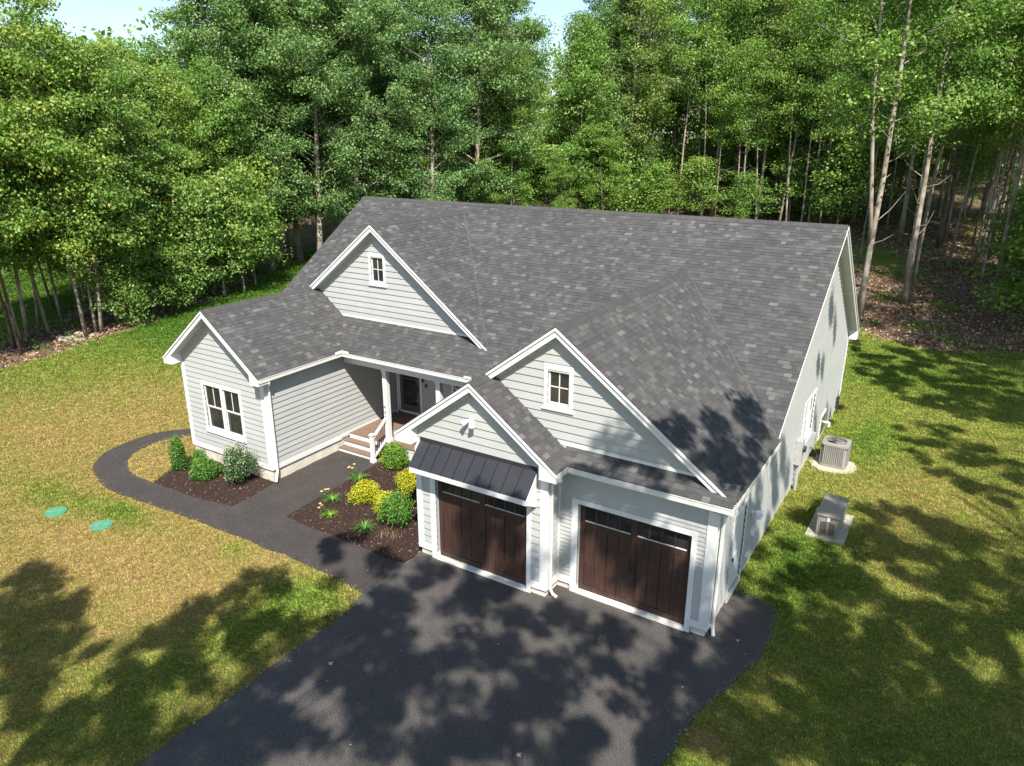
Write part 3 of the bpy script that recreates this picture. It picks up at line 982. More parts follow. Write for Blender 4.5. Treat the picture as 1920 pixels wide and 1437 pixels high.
# ---------------- gable rakes, soffits, end returns
def rake(g, left=None, right=None, pork=(True, True), cut=None):
    y0, yw = g['y0'], g['yw']
    def P(x, y, dz): return Vector((x, y, g['z'] - g['p'] * abs(x - g['x']) + dz))
    for sgn in (-1, 1):
        xe = (left if sgn < 0 else right)
        xe = g['x'] + sgn * g['h'] if xe is None else xe
        cx = g['x']
        def board(d0, d1, ya, yb_, name, mat):
            # parallelogram along the slope from ridge to end, vertical ends
            mb = MB()
            pts = [P(cx, ya, d0), P(xe, ya, d0), P(xe, ya, d1), P(cx, ya, d1)]
            mb.prism(pts if sgn < 0 else pts[::-1], (0, yb_ - ya, 0))
            return part(mb, name, mat)
        board(-0.035, -0.235, y0 + 0.012, y0 + 0.042, 'rake_board', M['trim'])
        board(-0.018, -0.085, y0 - 0.022, y0 + 0.011, 'rake_moulding', M['trim'])
        board(-0.205, -0.225, y0 + 0.043, yw - 0.031, 'soffit', M['soffit'])
        board(-0.17, -0.30, yw - 0.030, yw - 0.001, 'frieze_board', M['soffit'])
        # closed return at the eave
        if pork[0 if sgn < 0 else 1]:
            xw = {id(WING): (XWL, XW), id(SMALL): (-7.56, -3.75)}.get(id(g), (xe, xe))[0 if sgn < 0 else 1]
            xi = xw - sgn * 0.06
            zl = g['z'] - g['p'] * g['h']
            mb = MB()
            zi = g['z'] - g['p'] * abs(xi - g['x'])
            pts = [(xe - sgn * .002, y0 - .004, zl - 0.10), (xe - sgn * .002, y0 - .004, zl - 0.235), (xi, y0 - .004, zl - 0.235), (xi, y0 - .004, zi - 0.215)]
            mb.prism(pts, (0, yw - y0 + 0.0, 0))
            part(mb, 'eave_return', M['trim'])
rake(WING)
rake(GAB1, left=-16.62, right=-8.86, pork=(False, False))
rake(BIG, left=-5.72, right=0.385, pork=(False, False))
rake(SMALL)
# main roof rakes on the right end
def main_rake():
    def zt(y): return (zmain(0, y) if y < RIDGE_Y else RIDGE_Z - PM * (y - RIDGE_Y))
    for ya, yb_ in ((YE, RIDGE_Y), (RIDGE_Y, 17.5)):
        for (d0, d1, x0, x1, nm, mt) in ((-0.035, -0.235, MX1 - 0.042, MX1 - 0.012, 'rake_board', M['trim']), (-0.018, -0.085, MX1 - 0.011, MX1 + 0.022, 'rake_moulding', M['trim']),
                                     (-0.205, -0.225, 0.03, MX1 - 0.043, 'soffit', M['soffit']), (-0.17, -0.30, 0.001, 0.03, 'frieze_board', M['soffit'])):
            mb = MB()
            mb.prism([(x0, ya, zt(ya) + d0), (x0, yb_, zt(yb_) + d0), (x0, yb_, zt(yb_) + d1), (x0, ya, zt(ya) + d1)], (x1 - x0, 0, 0))
            part(mb, nm, mt)
        mb = MB()
        mb.prism([(MX0, ya, zt(ya) - .035), (MX0, yb_, zt(yb_) - .035), (MX0, yb_, zt(yb_) - .235), (MX0, ya, zt(ya) - .235)], (0.03, 0, 0))
        part(mb, 'rake_board', M['trim'])
    mb = MB()
    mb.prism([(0.0, 17.5, 3.16), (0.0, 17.5, 2.99), (0.0, 17.0, 2.99), (0.0, 17.0, 3.36)], (MX1, 0, 0))
    part(mb, 'eave_return', M['trim'])
main_rake()

# ---------------- eaves: fascia, soffit, gutter
def eave(p0, p1, out, wall_d, z=ZE, gut=True, end0=True, end1=True, zs=None):
    p0 = Vector((p0[0], p0[1], 0)); p1 = Vector((p1[0], p1[1], 0)); out = Vector((out[0], out[1], 0))
    def q(mb, d0, d1, za, zb):
        mb.hexa([p0 + out * d0 + Vector((0, 0, za)), p1 + out * d0 + Vector((0, 0, za)), p1 + out * d1 + Vector((0, 0, za)), p0 + out * d1 + Vector((0, 0, za)),
                 p0 + out * d0 + Vector((0, 0, zb)), p1 + out * d0 + Vector((0, 0, zb)), p1 + out * d1 + Vector((0, 0, zb)), p0 + out * d1 + Vector((0, 0, zb))])
    mb = MB(); q(mb, -0.115, -0.092, z - 0.215, z - 0.035); part(mb, 'fascia', M['trim'])
    mb = MB(); q(mb, -wall_d, -0.116, z - 0.213, z - 0.195); part(mb, 'soffit', M['soffit'])
    if gut:
        mb = MB()
        q(mb, -0.091, -0.085, z - 0.15, z - 0.025)
        q(mb, -0.084, 0.018, z - 0.150, z - 0.143)
        q(mb, 0.019, 0.026, z - 0.149, z - 0.012)
        q(mb, 0.027, 0.040, z - 0.030, z - 0.010)
        d = (p1 - p0).normalized(); L = (p1 - p0).length
        for k, e in ((0, end0), (1, end1)):
            if e:
                b = p0 if k == 0 else p1 - d * 0.006
                c = b + d * 0.006
                mb.hexa([b - out * .084 + Vector((0, 0, z - .142)), c - out * .084 + Vector((0, 0, z - .142)), c + out * .018 + Vector((0, 0, z - .142)), b + out * .018 + Vector((0, 0, z - .142)),
                         b - out * .084 + Vector((0, 0, z - .02)), c - out * .084 + Vector((0, 0, z - .02)), c + out * .018 + Vector((0, 0, z - .02)), b + out * .018 + Vector((0, 0, z - .02))])
        g = part(mb, 'gutter', M['gutter'])
        mb = MB(); q(mb, -0.080, 0.014, z - 0.140, z - 0.095); part(mb, 'debris', M['debris'], g, 'stuff')
        x = 0.3
        mb = MB()
        while x < L:
            b = p0 + d * x; c = b + d * 0.022
            mb.hexa([b - out * .083 + Vector((0, 0, z - .036)), c - out * .083 + Vector((0, 0, z - .036)), c + out * .017 + Vector((0, 0, z - .036)), b + out * .017 + Vector((0, 0, z - .036)),
                     b - out * .083 + Vector((0, 0, z - .030)), c - out * .083 + Vector((0, 0, z - .030)), c + out * .017 + Vector((0, 0, z - .030)), b + out * .017 + Vector((0, 0, z - .030))])
            x += 0.62
        part(mb, 'gutter_hanger', M['gutter'], g)
XE = WING['x'] + WING['h']
eave((XE, 0.03), (XE, YE + 0.0), (1, 0), XE - XW, end1=False)
eave((XE + .04, YE), (-8.78, YE), (0, -1), 0.36, end0=False)
# corner splash guards where two gutters meet
for (cx, cy) in ((XE, YE),):
    mb = MB()
    mb.box(cx + 0.03, cx + 0.05, cy - 0.33, cy - 0.03, ZE - 0.03, ZE + 0.065)
    mb.box(cx + 0.05, cx + 0.36, cy - 0.052, cy - 0.032, ZE - 0.03, ZE + 0.065)
    part(mb, 'splash_guard', M['gutter'])
mb = MB(); mb.box(-9.05, -8.78, YE - 0.052, YE - 0.032, ZE - 0.02, ZE + 0.06); part(mb, 'splash_guard', M['gutter'])
eave((-3.33, -0.38), (0.38, -0.38), (0, -1), 0.38, end0=False, end1=False)
eave((-3.37, -0.87), (-3.37, -0.38), (1, 0), 0.38, end1=False)
eave((0.38, -0.36), (0.38, YE + .02), (1, 0), 0.38, end0=False)
eave((-8.03, 3.6), (-8.03, -0.87), (-1, 0), 0.47)
eave((XWL - .33, 3.6), (XWL - .33, 0.03), (-1, 0), 0.33)
eave((MX1, 17.5), (MX0, 17.5), (0, 1), 0.36, z=3.25)
# corner infill where the front gutter turns round the garage corner
mb = MB(); mb.box(0.381, 0.42, -0.42, -0.361, ZE - 0.15, ZE - 0.012); part(mb, 'gutter', M['gutter'])
# flashing strips at the gable feet and rust-brown leaves caught in the garage eave
mb = MB(); mb.box(0.05, 0.37, 2.9, 3.55, ZE - 0.02 , ZE + 0.0); 
part(mb, 'debris', M['debris'], roof_o)

# downspouts
def downspout(pts, s=0.045):
    mb = MB(); mb.tube(pts, s, 6); part(mb, 'downspout', M['gutter'])
downspout([(XE - .02, 0.42, ZE - .14), (XE - .02, 0.44, ZE - .24), (XW + .10, 0.56, ZE - .44), (XW + .09, 0.57, 3.0), (XW + .09, 0.57, 0.22), (XW + .12, 0.50, 0.08), (XW + .22, 0.36, -0.10)], 0.042)
downspout([(-3.40, -0.60, ZE - .15), (-3.43, -0.56, 3.2), (-3.66, -0.52, 3.05), (-3.66, -0.52, 0.25), (-3.60, -0.50, 0.12), (-3.50, -0.48, 0.06)], 0.04)
downspout([(0.34, -0.1, ZE - .15), (0.28, 0.05, 3.25), (0.09, 0.24, 3.05), (0.085, 0.24, 0.26), (0.12, 0.18, 0.14), (0.16, 0.08, 0.07)], 0.042)
mb = MB(); mb.tube([(-14.46, 6.62, 3.0), (-14.46, 6.62, 0.5), (-14.40, 6.5, 0.42), (-14.33, 6.38, 0.40)], 0.035, 6); part(mb, 'downspout', M['gutter'])

# ---------------- windows
def window(F, w, panes, cas=0.105, lites=None, double_hung=False, head=0.13, parent=house):
    u0, u1, z0, z1 = w
    mb = MB()
    F(mb, u0 - cas, u0, z0 - cas, z1 + head, 0, 0.042)
    F(mb, u1, u1 + cas, z0 - cas, z1 + head, 0, 0.042)
    F(mb, u0, u1, z1, z1 + head, 0, 0.041)
    F(mb, u0, u1, z0 - cas, z0, 0, 0.041)
    wo = part(mb, 'window', M['trim'], parent)
    mb = MB(); F(mb, u0 - cas - .035, u1 + cas + .035, z0 - cas - .035, z0 - cas - 0.001, 0, 0.075); part(mb, 'sill', M['trim'], wo)
    n = panes
    mull = 0.10
    ww = (u1 - u0 - mull * (n - 1)) / n
    for i in range(n):
        a = u0 + i * (ww + mull); b = a + ww
        if i:
            mb = MB(); F(mb, a - mull, a, z0, z1, -0.03, 0.036); part(mb, 'mullion', M['trim'], wo)
        zm = (z0 + z1) / 2
        rows = ((z0, zm - .0), (zm + .0, z1)) if double_hung else ((z0, z1),)
        for j, (za, zb) in enumerate(rows):
            s = 0.045; dd = -0.045 if j == 0 and double_hung else -0.015
            mb = MB()
            F(mb, a, a + s, za, zb, dd - .03, dd); F(mb, b - s, b, za, zb, dd - .03, dd)
            F(mb, a + s, b - s, za, za + s, dd - .03, dd - .001); F(mb, a + s, b - s, zb - s, zb, dd - .03, dd - .001)
            part(mb, 'sash', M['trim'], wo)
            mb = MB(); F(mb, a + s, b - s, za + s, zb - s, dd - .026, dd - .018); part(mb, 'pane', M['glass'], wo)
            if (not double_hung) or j == 1:
                mb = MB(); c = (a + b) / 2
                F(mb, c - .012, c + .012, za + s, zb - s, dd - .016, dd - .004)
                if lites == 4: F(mb, a + s, b - s, (za + zb) / 2 - .012, (za + zb) / 2 + .012, dd - .0155, dd - .0045)
                part(mb, 'muntin', M['trim'], wo)
    return wo
window(F_wing, wing_win, 2, double_hung=True)
window(F_g1, g1_win, 1, lites=4, cas=0.095)
window(F_big, big_win, 1, lites=4, cas=0.095)
window(F_right, RW_win, 2, double_hung=True)
window(F_porch, PWn, 2, double_hung=True)
# steel well cover against the foundation
mb = MB(); mb.tube([(-16.55, 0.36, -0.15), (-16.55, 0.36, 0.32)], 0.14, 10); part(mb, 'utility_cover', M['greymetal'])

# ---------------- garage doors
def garage_door(F, D, back):
    mb = MB(); F(mb, D[0], D[1], 0.088, D[3], back - 0.06, back - 0.02, 0.2)
    g = part(mb, 'garage_door', M['wood'])
    W = D[1] - D[0]
    st = 0.13; mid = 0.17
    leaves = ((D[0] + st, D[0] + W / 2 - mid / 2), (D[0] + W / 2 + mid / 2, D[1] - st))
    zt = D[3] - 0.06; zw = zt - 0.42       # window band
    for (a, b) in ((D[0], D[0] + st), (D[0] + W / 2 - mid / 2, D[0] + W / 2 + mid / 2), (D[1] - st, D[1])):
        mb = MB(); F(mb, a + .002, b - .002, 0.09, D[3], back - .02, back + .012, rs.random() * .3); part(mb, 'stile', M['wood'], g)
    for (a, b) in leaves:
        for (z0, z1) in ((0.09, 0.24), (zw - 0.15, zw), (zt, D[3])):
            mb = MB(); F(mb, a, b, z0, z1, back - .02, back + .008, rs.random() * .4); part(mb, 'rail', M['wood'], g)
        # four small panes
        n = 4; bar = 0.045; pw = (b - a - bar * (n - 1)) / n
        for i in range(n):
            x = a + i * (pw + bar)
            mb = MB(); F(mb, x, x + pw, zw, zt, back - .019, back - .012); part(mb, 'pane', M['glass'], g)
            if i: 
                mb = MB(); F(mb, x - bar, x, zw, zt, back - .019, back + .006, .2); part(mb, 'muntin', M['wood'], g)
        mb = MB(); F(mb, a, b, zw + .001, zw + .016, back - .011, back + .016); part(mb, 'drip_edge', M['gutter'], g)
        # vertical planks with a deeper groove at the middle of the leaf
        pl = 4; gap = 0.005
        p = (b - a) / pl
        for i in range(pl):
            for (z0, z1) in ((0.245, 0.82), (0.825, 1.42), (1.425, zw - 0.155)):
                extra = 0.012 if i in (1,) else 0
                mb = MB(); F(mb, a + i * p + gap, a + (i + 1) * p - gap - extra, z0, z1, back - .02, back - .004, rs.random()); part(mb, 'plank', M['wood'], g)
    mb = MB(); F(mb, D[0] + W / 2 - .06, D[0] + W / 2 - .02, 1.02, 1.16, back + .012, back + .04); part(mb, 'handle', M['dark'], g)
    return g
garage_door(F_small, D1, -0.11)
garage_door(F_d2, D2, -0.11)

# ---------------- standing seam awning over the left garage door
AX0, AX1 = -7.40, -4.00
aw = MB()
yA, yB = -0.60, -1.10
zA, zB = 3.33, 2.84
def aq(x0, x1, l0, l1):  # slab on the awning slope
    nn = Vector((0, -(zA - zB), (yA - yB))).normalized()
    nn = Vector((0, -abs(zA - zB), abs(yA - yB))).normalized()
    a = Vector((x0, yB - .03, zB - .03)); b = Vector((x1, yB - .03, zB - .03)); c = Vector((x1, yA - .03, zA)); d = Vector((x0, yA - .03, zA))
    return [q + nn * l0 for q in (a, b, c, d)] + [q + nn * l1 for q in (a, b, c, d)]
aw.hexa(aq(AX0, AX1, 0, 0.02), 0.4)
awn = part(aw, 'awning', M['awning'])
nseam = 10
for i in range(nseam):
    x0 = AX0 + (AX1 - AX0) * i / nseam; x1 = AX0 + (AX1 - AX0) * (i + 1) / nseam
    mb = MB(); mb.hexa(aq(x0 + .012, x1 - .012, 0.0205, 0.026)); part(mb, 'panel', M['awning'], awn)
    if i:
        mb = MB(); mb.hexa(aq(x0 - .011, x0 + .011, 0.0205, 0.06)); part(mb, 'seam', M['black'], awn)
mb = MB(); mb.box(AX0, AX1, yA - 0.055, yA - 0.031, zA - 0.02, zA + 0.10); part(mb, 'flashing', M['awning'], awn)
mb = MB(); mb.box(AX0, AX1, yB - 0.03, yB - 0.005, zB - 0.17, zB - 0.035); part(mb, 'fascia', M['trim'], awn)
for x in (AX0, AX1 - 0.04):
    mb = MB(); mb.prism([(x, yB - .004, zB - .06), (x, yA - .03, zA - .03), (x, yA - .03, zB - .42), (x, yB - .004, zB - .17)], (0.04, 0, 0)); part(mb, 'side_cheek', M['trim'], awn)
mb = MB(); mb.box(AX0 + .05, AX1 - .05, yB, yA - .03, zB - 0.165, zB - 0.15); part(mb, 'soffit', M['soffit'], awn)

# ---------------- porch
por = MB(); por.box(XW + .03, -7.60, 3.98, 6.58, 0.20, 0.305)
por = part(por, 'porch', M['trim'])
yb0 = 3.955
nb = 18
bw = (6.66 - yb0) / nb
for i in range(nb):
    mb = MB(); mb.box(XW + .035, -7.61, yb0 + i * bw, yb0 + (i + 1) * bw - 0.006, 0.306, 0.332); part(mb, 'deck_board', M['deck'], por)
mb = MB(); mb.box(-12.6, -7.61, 4.0, 4.03, -0.16, 0.303); part(mb, 'skirt_board', M['trim'], por)
mb = MB(); mb.box(-12.6, -7.61, 4.04, 4.2, -0.4, 0.10); part(mb, 'footing', M['concrete'], por)
# steps
for i, (yy, zz, yback) in enumerate(((3.955, 0.305, 4.0), (3.66, 0.125, 3.975), (3.38, -0.055, 3.69))):
    if i:
        for j in range(2):
            wy = (yback - yy) / 2 
            mb = MB(); mb.box(XW + .035, -12.86, yy - 0.01 + j * wy, yy - 0.01 + (j + 1) * wy - .005, zz, zz + 0.026); part(mb, 'tread', M['deck'], por)
    mb = MB(); mb.box(XW + .036, -12.86, yy + 0.012, yy + 0.034, zz - 0.18 if i < 2 else -0.19, zz - .001); part(mb, 'riser', M['trim'], por)
# posts, beam
for px in (-12.76, -10.45):
    mb = MB()
    mb.box(px - .085, px + .085, 4.01, 4.18, 0.333, 3.02)
    mb.box(px - .115, px + .115, 3.985, 4.205, 0.334, 0.47)
    mb.box(px - .105, px + .105, 3.99, 4.20, 2.93, 3.02)
    po = part(mb, 'porch_post', M['trim'])
    if px < -12: POST = po
mb = MB(); mb.box(-8.2, -8.03, 4.01, 4.18, 0.333, 3.02); part(mb, 'porch_post', M['trim'])
mb = MB(); mb.box(XW + .03, -7.58, 3.97, 4.21, 3.022, 3.31); part(mb, 'beam', M['trim'])
mb = MB(); mb.box(XW + .03, -7.58, 4.22, 6.68, 3.10, 3.13); part(mb, 'porch_ceiling', M['soffit'])
# house number down the post
for ch, zc in (('4', 1.60), ('3', 1.40), ('2', 1.20)):
    cu = bpy.data.curves.new('digit', 'FONT'); cu.body = ch; cu.size = 0.17; cu.extrude = 0.004; cu.align_x = 'CENTER'
    tmp = bpy.data.objects.new('digit_tmp', cu); COL.objects.link(tmp)
    bpy.context.view_layer.update()
    me = bpy.data.meshes.new_from_object(tmp.evaluated_get(bpy.context.evaluated_depsgraph_get()))
    bpy.data.objects.remove(tmp)
    me.transform(Matrix.Translation((-12.79 + 9, 4.004 - 6, zc)) @ Matrix.Rotation(R(90), 4, 'X'))
    me.materials.clear(); me.materials.append(M['black'])
    o = bpy.data.objects.new('house_number', me); COL.objects.link(o); o.parent = POST
# stair railing
mb = MB(); NX, NY = -12.78, 3.26
mb.box(NX - .06, NX + .06, NY - .06, NY + .06, -0.2, 0.86)
mb.box(NX - .085, NX + .085, NY - .085, NY + .085, 0.861, 0.895)
mb.prism([(NX - .05, NY - .05, 0.896), (NX + .05, NY - .05, 0.896), (NX + .05, NY + .05, 0.896), (NX - .05, NY + .05, 0.896)], (0, 0, 0.03))
mb.box(NX - .08, NX + .08, NY - .08, NY + .08, -0.17, -0.03)
nw = part(mb, 'newel_post', M['trim'])
mb = MB()
mb.hexa([(NX - .045, NY + .06, .72), (NX + .045, NY + .06, .72), (NX + .045, 4.01, 1.20), (NX - .045, 4.01, 1.20), (NX - .045, NY + .06, .79), (NX + .045, NY + .06, .79), (NX + .045, 4.01, 1.27), (NX - .045, 4.01, 1.27)])
rl = part(mb, 'railing', M['trim'])
mb = MB()
mb.hexa([(NX - .03, NY + .06, -.02), (NX + .03, NY + .06, -.02), (NX + .03, 4.01, .44), (NX - .03, 4.01, .44), (NX - .03, NY + .06, .06), (NX + .03, NY + .06, .06), (NX + .03, 4.01, .52), (NX - .03, 4.01, .52)])
part(mb, 'bottom_rail', M['trim'], rl)
for i in range(6):
    y = NY + .14 + i * 0.105
    s = (y - NY - .06) / (4.01 - NY - .06)
    mb = MB(); mb.tube([(NX, y, .05 + s * .46), (NX, y, .74 + s * .48)], 0.0115, 6); part(mb, 'baluster', M['dark'], rl)

# front storm door
mb = MB()
F_porch(mb, PD[0] - .1, PD[0], 0.34, PD[3] + .12, 0, .04); F_porch(mb, PD[1], PD[1] + .1, 0.34, PD[3] + .12, 0, .04); F_porch(mb, PD[0], PD[1], PD[3], PD[3] + .12, 0, .039); F_porch(mb, PD[0], PD[1], 0.335, 0.41, 0, .06)
fd_ = part(mb, 'front_door', M['trim'])
mb = MB()
a, b, z0, z1 = PD[0] + .01, PD[1] - .01, 0.42, PD[3] - .01
F_porch(mb, a, a + .13, z0, z1, 0, .03); F_porch(mb, b - .13, b, z0, z1, 0, .03); F_porch(mb, a + .13, b - .13, z0, z0 + .24, 0, .029); F_porch(mb, a + .13, b - .13, z1 - .12, z1, 0, .029); F_porch(mb, a + .13, b - .13, 1.72, 1.77, 0, .028)
part(mb, 'storm_frame', M['doorframe'], fd_)
mb = MB(); F_porch(mb, a + .13, b - .13, z0 + .24, 1.72, .006, .012); part(mb, 'pane', M['glass'], fd_)
mb = MB(); F_porch(mb, a + .13, b - .13, 1.77, z1 - .12, .006, .012); part(mb, 'pane', M['glass'], fd_)
mb = MB(); F_porch(mb, b - .09, b - .06, 1.25, 1.55, .031, .07); part(mb, 'handle', M['dark'], fd_)
mb = MB(); F_porch(mb, -13.13, -13.03, 1.55, 1.68, .03, .06); part(mb, 'doorbell', M['dark'])
for xx in (-13.22,): 
    mb = MB(); F_porch(mb, xx - .04, xx + .04, 1.75, 2.15, .03, .09); part(mb, 'wall_lantern', M['dark'])
tr(F_porch, -12.62, -12.42, 0.34, 3.05, 0, 0.035)

# security lights
def flood(F, u, z, parent=house, sc=1.0):
    mb = MB(); F(mb, u - .07 * sc, u + .07 * sc, z - .07 * sc, z + .07 * sc, 0.02, 0.06)
    F(mb, u - .03 * sc, u + .03 * sc, z - .03 * sc, z + .03 * sc, 0.06, 0.12)
    f = part(mb, 'security_light', M['flash'], parent)
    for s in (-1, 1):
        P0 = []
        def wp(a, zz, d):
            m = MB(); F(m, a, a, zz, zz, d, d); return Vector(m.v[0])
        a0 = wp(u + s * .03 * sc, z + .02, .10); a1 = wp(u + s * .11 * sc, z - .005, .16); a2 = wp(u + s * .19 * sc, z - .07 * sc, .27)
        mb = MB(); mb.tube([a0, a1, a2], [0.02, 0.075 * sc, 0.095 * sc], 10); part(mb, 'lamp_head', M['flash'], f)
    mb = MB(); F(mb, u - .035 * sc, u + .035 * sc, z - .17 * sc, z - .08 * sc, .05, .13); part(mb, 'sensor', M['flash'], f)
flood(F_small, -5.80, 4.22, sc=0.75)
flood(F_right, 3.2, 1.70, sc=0.7)

# right-hand wall fittings: side door, lamps, meter and conduit, vents
mb = MB()
F_right(mb, RDOOR[0] - .10, RDOOR[0], 0.20, RDOOR[3] + .1, 0, .038); F_right(mb, RDOOR[1], RDOOR[1] + .1, 0.20, RDOOR[3] + .1, 0, .038); F_right(mb, RDOOR[0], RDOOR[1], RDOOR[3], RDOOR[3] + .1, 0, .037)
sd = part(mb, 'side_door', M['trim'])
mb = MB(); F_right(mb, RDOOR[0] + .001, RDOOR[1] - .001, 0.22, RDOOR[3], -.06, -.005); part(mb, 'leaf', M['trim'], sd)
for (za, zb) in ((0.4, 1.15), (1.3, 2.1)):
    mb = MB(); F_right(mb, RDOOR[0] + .16, RDOOR[1] - .16, za, zb, -.0045, .006); part(mb, 'panel', M['trim'], sd)
mb = MB(); F_right(mb, RDOOR[0] + .06, RDOOR[0] + .11, 1.12, 1.18, -.004, .06); part(mb, 'handle', M['dark'], sd)
mb = MB(); F_right(mb, RDOOR[0] - .05, RDOOR[1] + .05, 0.0, 0.20, .0, .05); part(mb, 'door_threshold', M['concrete'])
mb = MB(); F_right(mb, 3.35, 3.45, 0.95, 1.15, .0, .09); part(mb, 'outlet_box', M['flash'])
mb = MB(); F_right(mb, 3.0, 3.1, 0.50, 0.62, .0, .08); part(mb, 'hose_tap', M['flash'])
mb = MB(); F_right(mb, 8.35, 8.75, 0.95, 1.75, .03, .21)
mt = part(mb, 'electric_meter', M['greymetal'])
mb = MB(); mb.tube([(0.21, 8.55, 1.45), (0.30, 8.55, 1.45)], 0.10, 12); part(mb, 'dial', M['glass'], mt)
mb = MB(); mb.tube([(0.12, 8.55, 0.95), (0.12, 8.55, -0.1)], 0.045, 8); part(mb, 'conduit', M['greymetal'], mt)
mb = MB(); F_right(mb, 8.95, 9.15, 0.75, 1.25, .0, .14); part(mb, 'disconnect_box', M['greymetal'])
mb = MB(); mb.tube([(0.07, 9.05, 0.75), (0.07, 9.05, -0.1)], 0.025, 6); part(mb, 'conduit', M['greymetal'])
mb = MB(); F_right(mb, 11.35, 11.5, 0.45, 0.95, .0, .12); part(mb, 'disconnect_box', M['greymetal'])
mb = MB(); mb.tube([(0.06, 13.6, 0.6), (0.22, 13.6, 0.6), (0.22, 13.6, 0.45)], 0.05, 8); part(mb, 'vent_hood', M['flash'])
# basement bulkhead-like small window in the foundation
mb = MB(); F_right(mb, 12.6, 13.6, 0.25, 1.15, .03, .07)
bw_ = part(mb, 'window', M['trim'])
mb = MB(); F_right(mb, 12.7, 13.5, 0.35, 1.05, .0705, .075); part(mb, 'pane', M['glass'], bw_)
mb = MB(); F_right(mb, 16.2, 16.45, 0.35, 0.75, .03, .12); part(mb, 'gas_meter', M['dark'])
mb = MB(); mb.tube([(0.1, 16.3, 0.35), (0.1, 16.3, -0.1)], 0.03, 6); part(mb, 'gas_pipe', M['dark'])
print('clapboards', NB, 'tabs', len(tabs))

#%%PART2
# ------------------------------------------------------------------ yard things
def wmb(name, mb, mat, parent=None, kind=None, bevel=0.0, smooth=False):
    if parent is not None:
        L = parent.location
        mb.v = [(a - L.x, b - L.y, c - L.z) for a, b, c in mb.v]
    return mb.build(name, mat, parent, kind, smooth, bevel)

# air conditioner
ac = tag(empty('air_conditioner', (0.83, 11.3, 0)), 'beige air conditioner unit with round fan grille beside the right-hand wall', 'air conditioner')
cx, cy = 0.83, 11.3
def rrect(cx, cy, a, b, r, k=5):
    pts = []
    for sx, sy, a0 in ((1, 1, 0), (-1, 1, 90), (-1, -1, 180), (1, -1, 270)):
        for i in range(k):
            an = R(a0 + 90 * i / (k - 1))
            pts.append((cx + sx * (a - r) + r * math.cos(an), cy + sy * (b - r) + r * math.sin(an)))
    return pts
A = 0.43
mb = MB(); mb.prism([(x, y, 0.13) for x, y in rrect(cx, cy, A - .03, A - .03, .12)], (0, 0, 0.58)); wmb('cabinet', mb, M['beige'], ac)
mb = MB(); mb.prism([(x, y, 0.05) for x, y in rrect(cx, cy, A, A, .13)], (0, 0, 0.08)); wmb('base', mb, M['beigedark'], ac)
# lid with a round opening
mb = MB(); outer_ = rrect(cx, cy, A, A, .13, 9); n_ = len(outer_)
for i in range(n_):
    j = (i + 1) % n_
    def rr_(p): 
        an = math.atan2(p[1] - cy, p[0] - cx); return (cx + .34 * math.cos(an), cy + .34 * math.sin(an))
    p, q = outer_[i], outer_[j]; pi_, qi_ = rr_(p), rr_(q)
    mb.poly([(p[0], p[1], .84), (q[0], q[1], .84), (qi_[0], qi_[1], .865), (pi_[0], pi_[1], .865)])
    mb.poly([(p[0], p[1], .78), (q[0], q[1], .78), (q[0], q[1], .84), (p[0], p[1], .84)])
    mb.poly([(pi_[0], pi_[1], .865), (qi_[0], qi_[1], .865), (qi_[0], qi_[1], .74), (pi_[0], pi_[1], .74)])
wmb('lid', mb, M['beige'], ac)
mb = MB(); mb.prism([(cx + .34 * math.cos(t * math.pi / 12), cy + .34 * math.sin(t * math.pi / 12), .735) for t in range(24)], (0, 0, 0.01)); wmb('fan_well', mb, M['black'], ac)
mb = MB()
for k in range(5):
    a0 = k * 2 * math.pi / 5
    pts = [(cx + r * math.cos(a0 + d), cy + r * math.sin(a0 + d), .77 + z) for r, d, z in ((.06, 0, 0), (.30, -.1, .0), (.30, .55, .05), (.06, .6, .03))]
    mb.poly(pts)
mb.tube([(cx, cy, .75), (cx, cy, .83)], .07, 10)
wmb('fan', mb, M['greymetal'], ac)
mb = MB()
for k in range(1, 9):
    r = .04 * k
    mb.tube([(cx + r * math.cos(t * math.pi / 10), cy + r * math.sin(t * math.pi / 10), .868) for t in range(21)], .0035, 3, caps=False)
for k in range(6):
    an = k * math.pi / 6; mb.tube([(cx - .34 * math.cos(an), cy - .34 * math.sin(an), .869), (cx + .34 * math.cos(an), cy + .34 * math.sin(an), .869)], .0035, 3)
wmb('fan_grille', mb, M['dark'], ac)
for s in range(4):
    for k in range(11):
        o_ = -A + .13 + k * (2 * A - .26) / 10
        x, y = [(cx + o_, cy - A + .015), (cx + A - .015, cy + o_), (cx + o_, cy + A - .015), (cx - A + .015, cy + o_)][s]
        mb = MB(); w_ = .018
        mb.box(x - (w_ if s % 2 == 0 else .012), x + (w_ if s % 2 == 0 else .012), y - (.012 if s % 2 == 0 else w_), y + (.012 if s % 2 == 0 else w_), .14, .775)
        wmb('louvre', mb, M['beige'], ac)
mb = MB(); mb.tube([(0.05, 11.0, 0.55), (.2, 11.02, 0.5), (.3, 11.05, .3), (.42, 11.1, .2)], .02, 6); wmb('refrigerant_pipe', mb, M['dark'], ac)
mb = MB(); mb.prism([(0.82 + .74 * math.cos(t * math.pi / 14) * (1 + .07 * math.sin(3 * t)), 11.2 + .76 * math.sin(t * math.pi / 14) * (1 + .06 * math.cos(4 * t)), -.02) for t in range(28)], (0, 0, .055))
gp = mb.build('gravel_pad', M['gravel']); gp['kind'] = 'structure'

